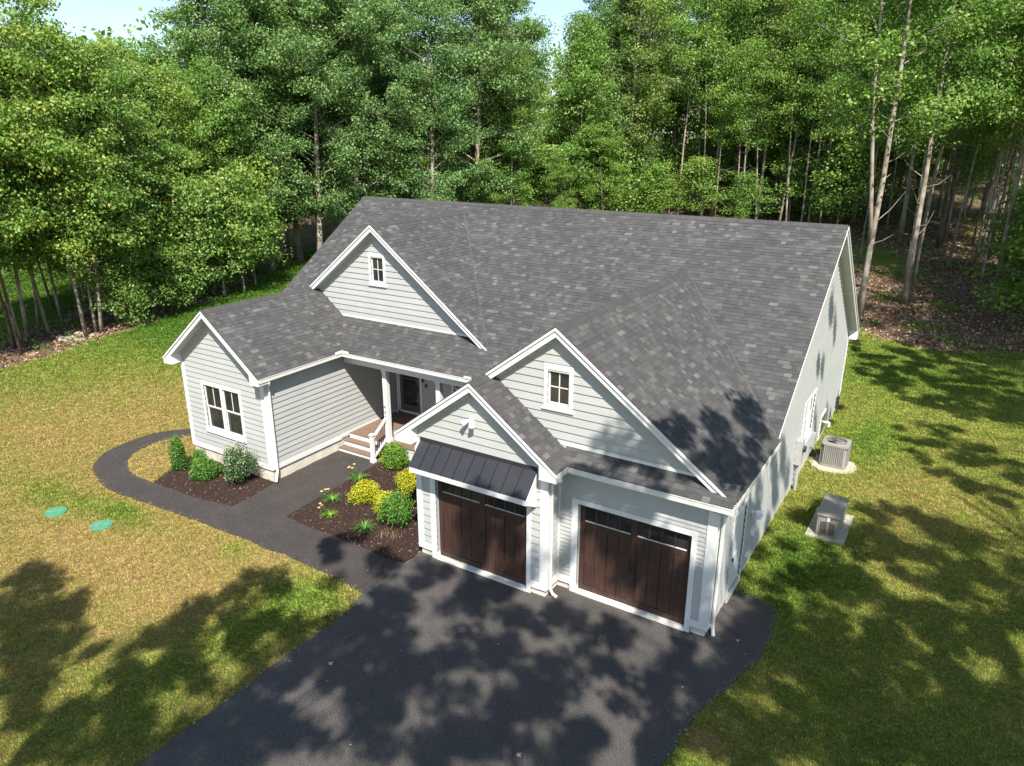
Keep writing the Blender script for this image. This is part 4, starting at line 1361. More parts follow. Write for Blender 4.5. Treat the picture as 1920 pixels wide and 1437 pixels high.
# standby generator
gx0, gx1, gy0, gy1 = 1.20, 1.82, 5.90, 7.25
ge = tag(empty('generator', (1.5, 6.7, 0)), 'tan standby generator with louvred front on its own pad in the right lawn', 'generator')
mb = MB(); mb.box(gx0 + .02, gx1 - .02, gy0 + .02, gy1 - .02, 0.09, 0.68); wmb('cabinet', mb, M['beigedark'], ge, bevel=0.015)
mb = MB()
pr = [(gy0 - .01, .68), (gy0 - .01, .73), (gy0 + .06, .785), (gy1 - .2, .83), (gy1 + .01, .77), (gy1 + .01, .68)]
mb.prism([(gx0 - .01, y, z) for y, z in pr], (gx1 - gx0 + .02, 0, 0)); wmb('lid', mb, M['beigedark'], ge, bevel=0.02)
mb = MB(); mb.box(gx0 + .08, gx1 - .1, gy0 + .005, gy0 + .019, .14, .60); wmb('front_panel', mb, M['beigedark'], ge)
for c in range(2):
    for k in range(9):
        x = gx0 + .11 + c * .22
        z = .17 + k * .042
        mb = MB(); mb.box(x, x + .17, gy0 - .002, gy0 + .0045, z, z + .020); wmb('louvre', mb, M['black'], ge)  # flat black strips painted as the dark slots between louvres
mb = MB(); mb.box(gx0 + .285, gx0 + .325, gy0 - .005, gy0 + .004, .16, .56); wmb('divider', mb, M['beigedark'], ge)
mb = MB(); mb.box(gx0 + .28, gx0 + .35, gy0 - .012, gy0 + .004, .57, .67); wmb('latch', mb, M['flash'], ge)
mb = MB(); mb.tube([(gx0 - .05, 6.9, .02), (gx0 - .06, 6.9, .35), (gx0 + .03, 6.85, .4)], .022, 6); wmb('supply_hose', mb, M['black'], ge)
mb = MB(); mb.box(0.98, 1.99, 5.80, 7.6, -.03, .085)
o = tag(mb.build('concrete_pad', M['pad']), 'pebbly concrete pad the tan generator stands on', 'pad')

# septic riser lids in the lawn
for i, (x, y, lb) in enumerate(((-18.51, -4.45, 'round green plastic lid in the lawn, farther from the driveway'), (-16.56, -4.16, 'round green plastic lid in the lawn, nearer to the driveway'))):
    e = tag(empty('septic_lid', (x, y, gzf(x, y))), lb, 'septic lid', 'green septic lids in the lawn')
    mb = MB(); z0 = gzf(x, y)
    mb.prism([(x + .30 * math.cos(t * math.pi / 16), y + .30 * math.sin(t * math.pi / 16), z0 - .02) for t in range(32)], (0, 0, .075)); wmb('disc', mb, M['green'], e)
    mb = MB(); mb.prism([(x + .23 * math.cos(t * math.pi / 16), y + .23 * math.sin(t * math.pi / 16), z0 + .0555) for t in range(32)], (0, 0, .012)); wmb('raised_centre', mb, M['green'], e)
    for k in range(8):
        an = k * math.pi / 4; mb = MB(); mb.tube([(x + .05 * math.cos(an), y + .05 * math.sin(an), z0 + .070), (x + .22 * math.cos(an), y + .22 * math.sin(an), z0 + .070)], .006, 4); wmb('rib', mb, M['green'], e)

# ------------------------------------------------------------------ foliage
def leaves(cent, sig, per, ll, lw, seed, up=0.6, ctone=None, tone_spread=0.25, flat=1.0):
    """cent (n,3), sig (n,3): leaf quads scattered round the clump centres"""
    r_ = np.random.RandomState(seed)
    n = len(cent)
    C = np.repeat(cent, per, 0)
    Sg = np.repeat(sig, per, 0)
    off = r_.normal(0, 1, (n * per, 3)); L = np.linalg.norm(off, axis=1, keepdims=True)
    off = off / (L + 1e-6) * np.minimum(L, 1.9)
    C = C + off * Sg
    nn = r_.normal(0, 1, C.shape) * (1 - up * 0.5) + off * 0.45; nn[:, 2] += up * 0.9
    nn /= np.linalg.norm(nn, axis=1, keepdims=True)
    a = r_.normal(0, 1, C.shape); a -= nn * np.sum(a * nn, 1, keepdims=True); a /= np.linalg.norm(a, axis=1, keepdims=True)
    b = np.cross(nn, a)
    s = r_.uniform(0.7, 1.25, (len(C), 1))
    a *= ll * 0.5 * s; b *= lw * 0.5 * s
    droop = nn * (-0.18 * ll * s)
    V = np.stack([C - a + droop, C + b, C + a + droop, C - b], 1).reshape(-1, 3)
    Q = np.arange(len(V)).reshape(-1, 4)
    ct = r_.uniform(0.2, 0.8, n) if ctone is None else ctone
    tone = np.clip(np.repeat(ct, per) + r_.normal(0, tone_spread, n * per), 0, 1)
    return V, Q, tone

def make_tree_meshes(seed, H, r0, cb, cr, nlimb, nclump, per, ll, leafmat, bark, lean=0.04, sub=2, csz=0.55, shape='oval', seg=7, forked=False):
    r_ = random.Random(seed)
    mb = MB()
    dead = 0 if H < 8 else 9
    pts = []; x = y = 0
    dx, dy = r_.uniform(-lean, lean), r_.uniform(-lean, lean)
    K = 9
    for i in range(K + 1):
        t = i / K
        pts.append(Vector((x, y, H * 0.97 * t - (0.15 if i == 0 else 0))))
        dx += r_.uniform(-.03, .03); dy += r_.uniform(-.03, .03)
        x += dx * H / K; y += dy * H / K
    rad = [r0 * (1.35 if i == 0 else 1.0) * (1 - 0.9 * i / K) ** 0.85 + 0.012 for i in range(K + 1)]
    mb.tube(pts, rad, seg)
    def at(h):
        f = max(0, min(0.999, h / (H * 0.97))) * K; i = int(f)
        return pts[i].lerp(pts[min(i + 1, K)], f - i)
    for i in range(dead):      # bare side branches below the crown
        h = H * r_.uniform(.16, max(.3, cb + .1)); p0 = at(h); an = r_.uniform(0, 6.28); L = r_.uniform(.5, 1.7)
        d = Vector((math.cos(an), math.sin(an), r_.uniform(-.1, .7)))
        p1 = p0 + d * L * .6; p2 = p1 + (d + Vector((0, 0, .5))) * L * .5 + Vector((r_.uniform(-.2, .2), r_.uniform(-.2, .2), 0))
        mb.tube([p0, p1, p2], [r0 * .22, r0 * .13, .006], 3, caps=False)
    cents = []
    stems = [(at, 1.0)]
    if forked:
        b0 = at(H * 0.16); ang = r_.uniform(0, 6.28)
        q = [b0]; p = b0.copy()
        for i in range(7):
            p = p + Vector((math.cos(ang) * .34 * (1.1 if i < 3 else .5), math.sin(ang) * .34 * (1.1 if i < 3 else .5), H * 0.78 / 7)); q.append(p.copy())
        mb.tube(q, [r0 * 0.7 * (1 - .85 * i / 7) + .01 for i in range(8)], seg)
        def at2(h):
            f = max(0, min(0.999, (h - H * .16) / (H * .78))) * 7; i = int(f); return q[i].lerp(q[i + 1], f - i)
        stems.append((at2, .9))
    nl = nlimb
    for i in range(nl):
        f = (i + r_.random()) / nl
        h = H * (cb * 0.9 + (0.96 - cb * 0.9) * f)
        if shape == 'oval': w = math.sin(math.pi * min(1, 0.18 + 0.82 * f)) ** 0.6 if f < 0.95 else 0.3
        elif shape == 'top': w = math.sin(math.pi * (0.12 + 0.80 * f)) ** 0.7
        else: w = 1.0 - 0.75 * f
        L = cr * max(0.25, w) * r_.uniform(0.75, 1.15)
        an = i * 2.4 + r_.uniform(-.5, .5)
        st = stems[i % len(stems)][0]
        p0 = st(h)
        rise = r_.uniform(0.25, 0.75) * L if shape != 'flat' else r_.uniform(0.0, .3) * L
        d = Vector((math.cos(an), math.sin(an), 0))
        p1 = p0 + d * L * .5 + Vector((r_.uniform(-.2, .2), r_.uniform(-.2, .2), rise * .45))
        p2 = p0 + d * L + Vector((r_.uniform(-.3, .3), r_.uniform(-.3, .3), rise))
        rr = max(.012, r0 * .38 * (1 - .7 * h / H))
        mb.tube([p0, p1, p2], [rr, rr * .6, rr * .2 + .004], 4, caps=False)
        tips = [p2, p1.lerp(p2, .5)]
        for k in range(sub):
            b0 = p0.lerp(p1, .4 + .6 * r_.random()) if r_.random() < .5 else p1.lerp(p2, r_.random() * .6)
            b1 = b0 + Vector((d.x * .4 + r_.uniform(-.8, .8), d.y * .4 + r_.uniform(-.8, .8), r_.uniform(.1, .7))) * L * .38
            mb.tube([b0, b1], [rr * .35, .006], 3, caps=False)
            tips += [b1]
        cents.append(tips)
    # leaf clumps around limb tips
    C = []
    flat_t = [t for tt in cents for t in tt]
    for i in range(nclump):
        t = flat_t[r_.randrange(len(flat_t))]
        C.append((t.x + r_.gauss(0, .45 * csz / .55), t.y + r_.gauss(0, .45 * csz / .55), t.z + r_.gauss(0, .32)))
    C = np.array(C)
    rr_ = np.random.RandomState(seed + 5)
    sig = np.stack([rr_.uniform(.6, 1.2, nclump) * csz, rr_.uniform(.6, 1.2, nclump) * csz, rr_.uniform(.45, .95, nclump) * csz * .72], 1)
    V, Q, T = leaves(C, sig, per, ll, ll * .62, seed, 0.55)
    crown = np_mesh('crown', V, Q, T, M[leafmat])
    trunk = mb.mesh('trunk', M[bark], True)
    return trunk, crown

VAR = {}
VAR['A'] = [make_tree_meshes(101 + i, 15.5, .085, .25, 2.6, 36, 215, 105, .175, 'leafA', 'bark1', csz=.48, lean=.09) for i in range(3)]
VAR['A2'] = [make_tree_meshes(141 + i, 14.0, .075, .30, 2.1, 28, 125, 95, .175, 'leafC', 'bark2', csz=.48, lean=.08) for i in range(2)]
VAR['B'] = [make_tree_meshes(201 + i, 24.0, .25, .16, 4.3, 50, 350, 125, .205, 'leafB', 'bark1', csz=.60, sub=3) for i in range(3)]
VAR['C'] = [make_tree_meshes(301 + i, 25.0, .16, .30, 3.2, 38, 220, 105, .205, 'leafC', 'bark1', csz=.56, shape='oval') for i in range(3)]
VAR['D'] = [make_tree_meshes(401 + i, 25.0, .16, .36, 2.8, 40, 130, 84, .205, 'leafD', 'bark1', csz=.58, sub=4) for i in range(2)]
VAR['E'] = [make_tree_meshes(501 + i, 24.0, .165, .42, 3.5, 28, 170, 100, .20, 'leafC', 'bark1' if i != 2 else 'bark2', csz=.62, shape='top', seg=10, forked=(i == 1)) for i in range(3)]
VAR['P'] = [make_tree_meshes(551 + i, 20.0, .085, .52, 1.9, 20, 70, 84, .20, 'leafC', 'bark1', csz=.62, shape='top', lean=.07) for i in range(3)]
VAR['S'] = [make_tree_meshes(601 + i, 5.5, .05, .18, 1.5, 18, 80, 80, .16, 'leafC', 'bark2', csz=.42, shape='cone') for i in range(2)]
VAR['SA'] = [make_tree_meshes(621 + i, 6.5, .05, .25, 1.9, 16, 70, 80, .17, 'leafA', 'bark1', csz=.5, shape='flat') for i in range(2)]

ROWS = {}
def plant_tree(kind, x, y, H=None, label='', group=None, var=None, seed=None, name='tree', wscale=1.0, row=''):
    r_ = random.Random(seed if seed is not None else int(abs(x * 131 + y * 977)))
    vs = VAR[kind]
    tm, cm = vs[var if var is not None else r_.randrange(len(vs))]
    base = {'A': 15.5, 'A2': 14, 'B': 24, 'C': 25, 'D': 25, 'E': 24, 'P': 20, 'S': 5.5, 'SA': 6.5}[kind]
    s = (H or base * r_.uniform(.9, 1.1)) / base
    root = empty(name, (x, y, gzf(x, y)), r_.uniform(0, 6.283))
    root.scale = (s * wscale * r_.uniform(.92, 1.08), s * wscale * r_.uniform(.92, 1.08), s)
    tag(root, label, 'tree', group)
    if group: ROWS.setdefault((group, row), []).append((root, label))
    for nm, me in (('trunk', tm), ('crown', cm)):
        o = bpy.data.objects.new(nm, me); COL.objects.link(o); o.parent = root
    return root

rt = random.Random(5)
GL = 'maples along the left edge of the lawn'
lb = 'slim yellow-green maple along the left lawn edge'
plant_tree('A2', *ghit(27, 653)[:2], H=15, label='leaning slim tree at the far left, standing before the bright field')
plant_tree('A', *ghit(93, 624)[:2], H=15.5, label='slim maple left of the boulders, just behind the leaning tree')
plant_tree('A', *ghit(190, 624)[:2], H=15.5, label='pale-barked maple rising right behind the boulders on the left')
for (u, v, k, l) in ((368, 575, 'SA', 'young maple with a bare pale stem left of the bedroom wing roof'), (423, 560, 'SA', 'young maple with bare stem above the wing ridge, left of another'), (460, 551, 'SA', 'young maple above the middle of the bedroom wing ridge'), (480, 538, 'SA', 'young maple with spreading bright leaves beside the rear of the house')):
    p = ghit(u, v); plant_tree(k, p[0], p[1], H=rt.uniform(7, 9), label=l)
p = ghit(511, 512); plant_tree('B', p[0], p[1], H=23, label='stout oak at the left rear corner of the house, before the wood')
# dense left row
y = -1.0
while y < 30:
    for k in range(3):
        if y < 10 and k == 2 or (y < 7 and k == 1 and rt.random() < .5): continue
        x = xb(y) - 1.6 - 2.9 * k - rt.uniform(0, 1.3)
        yy = y + rt.uniform(-.9, .9)
        kind = 'A' if rt.random() < .75 else 'A2'
        plant_tree(kind, x, yy, H=float(np.interp(y, [-1, 6, 10, 14, 22, 30], [16.4, 16.0, 14.8, 14.2, 15.5, 17])) + rt.uniform(-2.6, 1.6), label=lb, group=GL, row=('front', 'second', 'third')[k])
    y += 1.9
for i in range(11):
    yy = rt.uniform(9, 29); xx = xb(yy) - rt.uniform(.3, 2.2)
    plant_tree('SA' if i % 2 else 'S', xx, yy, H=rt.uniform(4.5, 8), label='leafy young maple at the foot of the left-hand row', group='young trees under the left row')
# tall blue-green oaks behind the left row
for (x, y) in ((-46, 24.8), (-50, 30.5), (-46.5, 31), (-41.5, 33.5), (-55, 37), (-49, 37), (-44, 40), (-37.5, 38.5), (-36.5, 43.5), (-53, 43), (-42.5, 29.5)):
    plant_tree('B', x, y, H=rt.uniform(22.5, 26.5), label='tall blue-green oak left of the main ridge', group='tall oaks behind the left of the house')
# wood behind the house ridge
names = {'C': ('tall mid-green tree in the wood behind the main ridge', 'green trees behind the ridge'), 'D': ('tall thin-crowned olive tree with bare pale branches behind the main ridge', 'thin-crowned trees behind the ridge'), 'B': ('tall blue-green oak in the wood behind the main ridge', 'oaks behind the ridge')}
def ytl(x):
    return float(np.interp(x, [-60, -34, -28, -24, -7, -2, 6, 14], [45, 45, 48, 62, 62, 55, 50, 46]))
names = {'C': ('tall mid-green tree behind the main ridge', 'green trees behind the ridge'), 'D': ('tall thin-crowned olive tree behind the main ridge', 'thin-crowned trees behind the ridge'), 'B': ('tall blue-green oak behind the main ridge', 'oaks behind the ridge')}
x = -34
while x < 8:
    for k in range(3):
        xx = x + rt.uniform(-1.4, 1.4) + k * .9
        yy = ytl(xx) + 2 + k * 8.5 + rt.uniform(-2.5, 2.5)
        kd = rt.choice('CCDDDB') if x < -14 else rt.choice('CDEEDE')
        u_, v_, w_ = proj(np.array([xx, yy, 24.0]))
        if 1040 < float(u_) < 1125: kd = 'A2'
        rw = ('front', 'second', 'third')[k]
        if kd == 'E':
            plant_tree('E', xx, yy, H=rt.uniform(23, 27), label='tall bare-trunked tree in the right-hand wood', group='bare-trunked trees in the right-hand wood', row=rw)
        elif kd == 'A2':
            plant_tree('A2', xx, yy, H=17, label='half-grown green tree behind the ridge', group='half-grown trees behind the ridge', row='tallest')
        else:
            plant_tree(kd, xx, yy, H=rt.uniform(23, 28), label=names[kd][0], group=names[kd][1], row=rw)
    x += 3.9
x = -38
while x < 3:
    for k in range(3):
        xx = x + rt.uniform(-1.5, 1.5); yy = ytl(xx) + rt.uniform(-1.5, 2) + 8 * k
        if (xx > -25 and k == 0) or (xx > -12 and k == 1): continue
        plant_tree(rt.choice(('A2', 'A', 'A2', 'SA')), xx, yy, H=rt.uniform(7.5, 13.5), wscale=1.1, label='half-grown green tree behind the ridge', group='half-grown trees behind the ridge', row=('front', 'second', 'third')[k])
    x += 2.9
def at_u(u, y):
    x = -20.0
    for _ in range(60):
        uu, vv, w = proj(np.array([x, y, gzf(x, y)])); x += (u - float(uu)) * float(w) / 1369.3
    return x
# slender poles everywhere at the edge of the wood
for i in range(64):
    u_ = rt.uniform(560, 1560) if i < 40 else rt.uniform(1600, 1900)
    y_ = rt.uniform(44, 66) if i < 40 else rt.uniform(42, 76)
    xx = at_u(u_, y_)
    if i < 40: y_ = max(y_, ytl(xx) - 2); xx = at_u(u_, y_)
    plant_tree('P', xx, y_, H=rt.uniform(16, 23), label='slender bare pole-like tree at the edge of the wood' if i < 40 else 'slender bare pole-like tree on the right-hand slope', group='pole-like trees behind the ridge' if i < 40 else 'pole-like trees on the right-hand slope')
for (u_, y_, k_, vr_, H_, l_) in (
    (1196, 58, 'E', 2, 25, 'straight tan trunk behind the middle of the ridge'),
    (932, 49, 'D', 1, 25, 'pale double trunk with many bare branches behind the upper gable'),
    (716, 48, 'D', 0, 24, 'pale crooked trunk at the left end of the main ridge'),
    (1100, 53, 'P', 1, 20, 'pale trunk leaning right behind the middle of the ridge'),
    (957, 51, 'P', 0, 20, 'thin tan trunk right of the pale double trunk'),
    (975, 58, 'C', 1, 26, 'tall full green tree at the left side of the central sky gap')):
    plant_tree(k_, at_u(u_, y_), y_, H=H_, label=l_, var=vr_)
# trunks that can be told apart
for (u, v, k, vr, H, l) in (
    (1611, 592, 'E', 1, 25, 'large forked tree whose two trunks part just behind the right rear house corner'),
    (1695, 572, 'E', 0, 24, 'pale straight trunk on brown leaf litter right of the forked tree'),
    (1774, 446, 'E', 2, 23, 'dark trunk with a pale scar at its foot, farther back on the slope'),
    (1861, 572, 'E', 0, 25, 'tall grey trunk nearest to the right edge of the picture'),
    (1823, 459, 'A2', 0, 15, 'thin dark trunk between the scarred one and the grey one at right'),
    (1851, 482, 'E', 2, 22, 'dark trunk just left of the tall grey one at right'),
    (1807, 405, 'A2', 1, 15, 'thin pale trunk high on the right-hand slope'),
    (1333, 407, 'E', 0, 25, 'brown trunk in the sunlit clearing, left of its taller neighbour'),
    (1371, 409, 'E', 2, 26, 'stout trunk in the sunlit clearing behind the right half of the ridge'),
    (1440, 375, 'D', 0, 25, 'grey trunk with spiky dead side branches at the back of the clearing'),
    (1461, 412, 'A2', 0, 19, 'slim pale trunk forking upward behind the right half of the ridge'),
    (1502, 409, 'A2', 1, 18, 'very thin trunk between two stouter ones behind the ridge'),
    (1526, 407, 'E', 0, 24, 'brown trunk behind the right end of the ridge')):
    p = ghit(u, v); plant_tree(k, p[0], p[1], H=H, label=l, var=vr)
for (x, y) in ((8.8, 41), (10.5, 48), (13, 36), (12, 58), (8.5, 66), (4, 72), (-6, 80), (11, 76)):
    plant_tree('E' if rt.random() < .6 else 'C', x, y, H=rt.uniform(21, 26), label='tall bare-trunked tree in the right-hand wood', group='bare-trunked trees in the right-hand wood', row='outer')
for (x, y) in ((11.5, 24), (11.0, 31.5), (15.5, 27.5), (16, 19), (15, 35), (19, 30), (9.8, 37)):  # unseen trees added to shade the rear lawn and litter
    plant_tree('E' if y != 31.5 else 'C', x, y, H=rt.uniform(20, 24), label='tall unseen tree added for shade beyond the right edge', group='unseen shade trees added beyond the right edge', row='')
for (x, y, k) in ((7.4, 40.5, 'S'), (7.4, 38, 'SA'), (8.6, 35, 'S'), (6.2, 47, 'S'), (-7, 58, 'S'), (-12, 62, 'SA'), (-10, 66, 'S'), (-16, 60, 'S'), (-20, 60, 'SA'), (-24, 58, 'S'), (-30, 54, 'SA'), (-27, 56, 'S'), (-33, 51, 'SA'), (-5, 66, 'SA'), (-19, 66, 'S'), (7.6, 57, 'S'), (-13, 70, 'S'), (-25, 64, 'SA'), (-36, 49, 'SA'), (-38, 45, 'S'), (-32, 57, 'S')):
    plant_tree(k, x, y, H=rt.uniform(5, 9), wscale=1.25, label='leafy sapling in the undergrowth behind the house', group='saplings under the wood')

ORD = 'first second third fourth fifth sixth seventh eighth ninth tenth eleventh twelfth thirteenth fourteenth fifteenth sixteenth seventeenth eighteenth nineteenth twentieth'.split()
def ordinal(i):
    if i < 20: return ORD[i]
    t, o = divmod(i + 1, 10)
    tens = {2: 'twenty', 3: 'thirty', 4: 'forty', 5: 'fifty', 6: 'sixty'}[t]
    return tens + '-' + ORD[o - 1] if o else {2: 'twentieth', 3: 'thirtieth', 4: 'fortieth', 5: 'fiftieth', 6: 'sixtieth'}[t]
for (g_, rw), lst in ROWS.items():
    lst.sort(key=lambda t: float(proj(np.array([t[0].location.x, t[0].location.y, t[0].location.z + 4]))[0]))
    for i, (o_, lab) in enumerate(lst):
        o_['label'] = lab + ', ' + ordinal(i) + ' from the left' + ((' in the ' + rw + ' row') if rw in ('front', 'second', 'third') else (' of the %s ones' % rw if rw else ''))

# far wood: a mass of foliage and stems nobody could count
def far_wood():
    r_ = np.random.RandomState(9)
    n = 5200
    X = r_.uniform(-150, 60, n); Y = r_.uniform(84, 125, n)
    m = r_.random(n) < .35
    X[m] = r_.uniform(-135, -100, m.sum()); Y[m] = r_.uniform(-60, 100, m.sum())
    m2 = (~m) & (r_.random(n) < .18)
    X[m2] = r_.uniform(-95, -62, m2.sum()); Y[m2] = r_.uniform(38, 84, m2.sum())
    Z = gz(X, Y) + np.where(r_.random(n) < .5, r_.uniform(.5, 9, n), r_.uniform(3, 24, n))
    Z[m] = gz(X[m], Y[m]) + r_.uniform(.5, 15, m.sum())
    C = np.stack([X, Y, Z], 1)
    sg = np.tile([[1.7, 1.7, .9]], (n, 1)) * r_.uniform(.7, 1.2, (n, 1))
    V, Q, T = leaves(C, sg, 30, .75, .5, 77, .5)
    o = bpy.data.objects.new('far_woodland', np_mesh('far_woodland', V, Q, T, M['leafC'])); COL.objects.link(o)
    tag(o, 'distant mass of woodland closing the view behind the nearer trees', 'woodland', kind='stuff')
    mb = MB()
    rr = random.Random(4)
    for i in range(420):
        x = rr.uniform(-110, 50); y = rr.uniform(74, 120); z = gzf(x, y)
        a = rr.uniform(-.6, .6)
        mb.tube([(x, y, z - .2), (x + a, y, z + rr.uniform(12, 20))], [rr.uniform(.1, .2), .05], 5, caps=False)
    tag(mb.build('far_tree_stems', M['bark1']), 'distant thin tree stems deep in the wood', 'woodland', kind='stuff')
far_wood()

# undergrowth of ferns and low plants on the forest floor
def undergrowth():
    r_ = np.random.RandomState(21)
    n = 5000
    X = r_.uniform(-62, 12, n); Y = r_.uniform(3, 82, n)
    dry, lit = fields(X, Y)
    k = (lit > .55) & (r_.random(n) < .45)
    k &= ~((X > -3) & (Y < 44) & (r_.random(n) < .8))
    X, Y = X[k], Y[k]
    C = np.stack([X, Y, gz(X, Y) + .22], 1)
    sg = np.stack([r_.uniform(.2, .5, len(X)), r_.uniform(.2, .5, len(X)), r_.uniform(.07, .2, len(X))], 1)
    V, Q, T = leaves(C, sg, 22, .2, .09, 5, .6)
    o = bpy.data.objects.new('undergrowth', np_mesh('undergrowth', V, Q, T, M['leafC'])); COL.objects.link(o)
    tag(o, 'low green undergrowth and ferns on the forest floor', 'undergrowth', kind='stuff')
undergrowth()
def forest_litter():
    r_ = np.random.RandomState(33)
    X = r_.uniform(-50, 12, 60000); Y = r_.uniform(1, 72, 60000)
    dry, lit = fields(X, Y)
    u, v, w = proj(np.stack([X, Y, gz(X, Y)], 1))
    k = (lit > .3) & (u > -40) & (u < 1960) & (v < 760)
    X, Y = X[k], Y[k]
    C = np.stack([X, Y, gz(X, Y) + .05], 1)
    V, Q, T = leaves(C, np.tile([[.12, .12, .02]], (len(X), 1)), 3, .16, .11, 8, .8)
    o = bpy.data.objects.new('leaf_litter', np_mesh('leaf_litter', V, Q, T, M['litter'])); COL.objects.link(o)
    tag(o, 'brown leaf litter lying on the forest floor', 'leaf litter', kind='stuff')
forest_litter()

# ------------------------------------------------------------------ unseen shade trees behind and beside the camera, crowns shaped to cast the dapples
def plane_hit(u, v, ax, val):
    d = _Rm.T @ np.array([(u - 964.1) / 1369.3, (719.5 - v) / 1369.3, 1.0])
    return CAM + d * ((val - CAM[ax]) / d[ax])
def slope_hit(u, v):     # right slope of the big gable
    d = _Rm.T @ np.array([(u - 964.1) / 1369.3, (719.5 - v) / 1369.3, 1.0])
    n = np.array([BIG['p'], 0, 1.0]); c = BIG['z'] + BIG['p'] * BIG['x']
    return CAM + d * ((c - n @ CAM) / (n @ d))
SHADE = [
 ([(1600, 640), (1920, 640), (1920, 790), (1760, 780), (1660, 730), (1600, 700)], 250, 'g'),
 ([(1640, 790), (1780, 800), (1920, 880), (1920, 960), (1760, 900)], 45, 'g'),
 ([(1400, 1110), (1480, 965), (1520, 935), (1640, 940), (1760, 965), (1920, 1060), (1920, 1437), (1240, 1437), (1450, 1200)], 300, 'g'),
 ([(700, 1110), (790, 1055), (1020, 1130), (1320, 1200), (1450, 1130), (1460, 1180), (1240, 1437), (270, 1437), (520, 1240), (650, 1150)], 230, 'g'),
 ([(0, 1050), (90, 1060), (165, 1140), (130, 1190), (200, 1180), (290, 1160), (420, 1110), (470, 1070), (560, 1060), (660, 1110), (520, 1240), (270, 1437), (0, 1437)], 150, 'g'),
 ([(565, 1035), (605, 1000), (670, 985), (760, 1060), (690, 1110), (600, 1075)], 9, 'g'),
 ([(1060, 900), (1330, 960), (1320, 1190), (1040, 1100)], 26, 'y0'),
 ([(870, 940), (1010, 950), (1010, 1110), (850, 1050)], 9, 'y1'),
 ([(1180, 730), (1260, 740), (1330, 790), (1400, 750), (1465, 820), (1370, 940), (1280, 850)], 34, 's'),
 ([(1120, 800), (1230, 790), (1350, 930), (1150, 860)], 5, 'y0'),
 ([(1345, 1150), (1390, 970), (1470, 840), (1480, 930)], 30, 'x0'),
 ([(1510, 720), (1560, 560), (1590, 600), (1570, 780), (1530, 830)], 9, 'x0'),
]
SD = np.array([0.55, -0.66, 1.0])
rsn = random.Random(31)
clumps = []
for poly, cnt, surf in SHADE:
    us = [p[0] for p in poly]; vs = [p[1] for p in poly]
    got = 0; tries = 0
    while got < cnt and tries < 20000:
        tries += 1
        u = rsn.uniform(min(us), max(us)); v = rsn.uniform(min(vs), max(vs))
        if not bool(in_poly(np.array([u]), np.array([v]), poly)[0]): continue
        if surf == 'g':
            p = ghit(u, v)
            if rsn.random() > min(1, (np.linalg.norm(p - CAM) / 34.0) ** 2.2 * 1.1): continue
        elif surf == 'y0': p = plane_hit(u, v, 1, 0)
        elif surf == 'y1': p = plane_hit(u, v, 1, -.6)
        elif surf == 'x0': p = plane_hit(u, v, 0, 0)
        else: p = slope_hit(u, v)
        sgx = p[0] + .55 * p[2]; sgy = p[1] - .66 * p[2]
        nzv = .45 * mnoise.noise(Vector((sgx * .7, sgy * .7, 3.1))) + mnoise.noise(Vector((sgx * 1.7, sgy * 1.7, 8.1)))
        if nzv < (-.04 if surf == 'g' else -.2): continue
        ok = False
        for k in range(12):
            h = rsn.uniform(13.5, 20) + k * .5
            q = p + SD * (h - p[2])
            bad = False
            for off in ((0, 0, 0), (2.2, 0, 0), (-2.2, 0, 0), (0, 1.5, 0), (0, -1.5, .8)):
                uu, vv, w = proj(q - np.array(off))
                if w > -1 and -230 < uu < 2150 and -330 < vv < 1600: bad = True; break
            if bad or np.linalg.norm(q - CAM) < 4.0: continue
            ok = True; break
        if ok:
            clumps.append(q); got += 1
clumps = np.array(clumps)
TR = [(-12.5, -21.0), (-5.0, -22.5), (1.0, -22.5), (10.5, -19.5), (14.0, -11.5), (15.5, -2.5), (17.0, 8.0)]
TL = ['shade tree behind and to the left of the viewpoint, the farthest left', 'broad shade tree standing left of the driveway behind the viewpoint', 'shade tree overhanging the driveway behind the viewpoint', 'shade tree on the right of the driveway behind the viewpoint', 'shade tree right of the lawn, level with the front of the driveway', 'shade tree right of the generator, outside the view', 'shade tree right of the air conditioner, outside the view']
own = np.argmin(((clumps[:, None, :2] - np.array(TR)[None]) ** 2).sum(-1), 1)
for i, (tx, ty) in enumerate(TR):
    C = clumps[own == i]
    if len(C) == 0: continue
    root = tag(empty('tree', (tx, ty, gzf(tx, ty))), TL[i], 'tree')
    top = float(C[:, 2].max())
    mb = MB(); g0 = gzf(tx, ty)
    mb.tube([(tx, ty, g0 - .2), (tx + .1, ty + .1, 6), (tx, ty, 12), (tx + .1, ty, top)], [.32, .24, .16, .05], 8)
    for c in C:
        dist = math.hypot(c[0] - tx, c[1] - ty)
        z0 = max(12.8, c[2] - .55 * dist - .5)
        a = Vector((tx, ty, z0)); b = Vector(c); m = a.lerp(b, .55) + Vector((0, 0, .35))
        mb.tube([a, m, b], [.022, .014, .006], 3, caps=False)
    wmb('trunk', mb, M['bark1'], root)
    sgr = np.random.RandomState(60 + i)
    sg = np.stack([sgr.uniform(.12, .27, len(C)), sgr.uniform(.12, .27, len(C)), sgr.uniform(.10, .20, len(C))], 1)
    V, Q, T = leaves(C - np.array([tx, ty, gzf(tx, ty)]), sg, 84, .18, .14, 90 + i, .9)
    o = bpy.data.objects.new('crown', np_mesh('crown', V, Q, T, M['leafC'])); COL.objects.link(o); o.parent = root

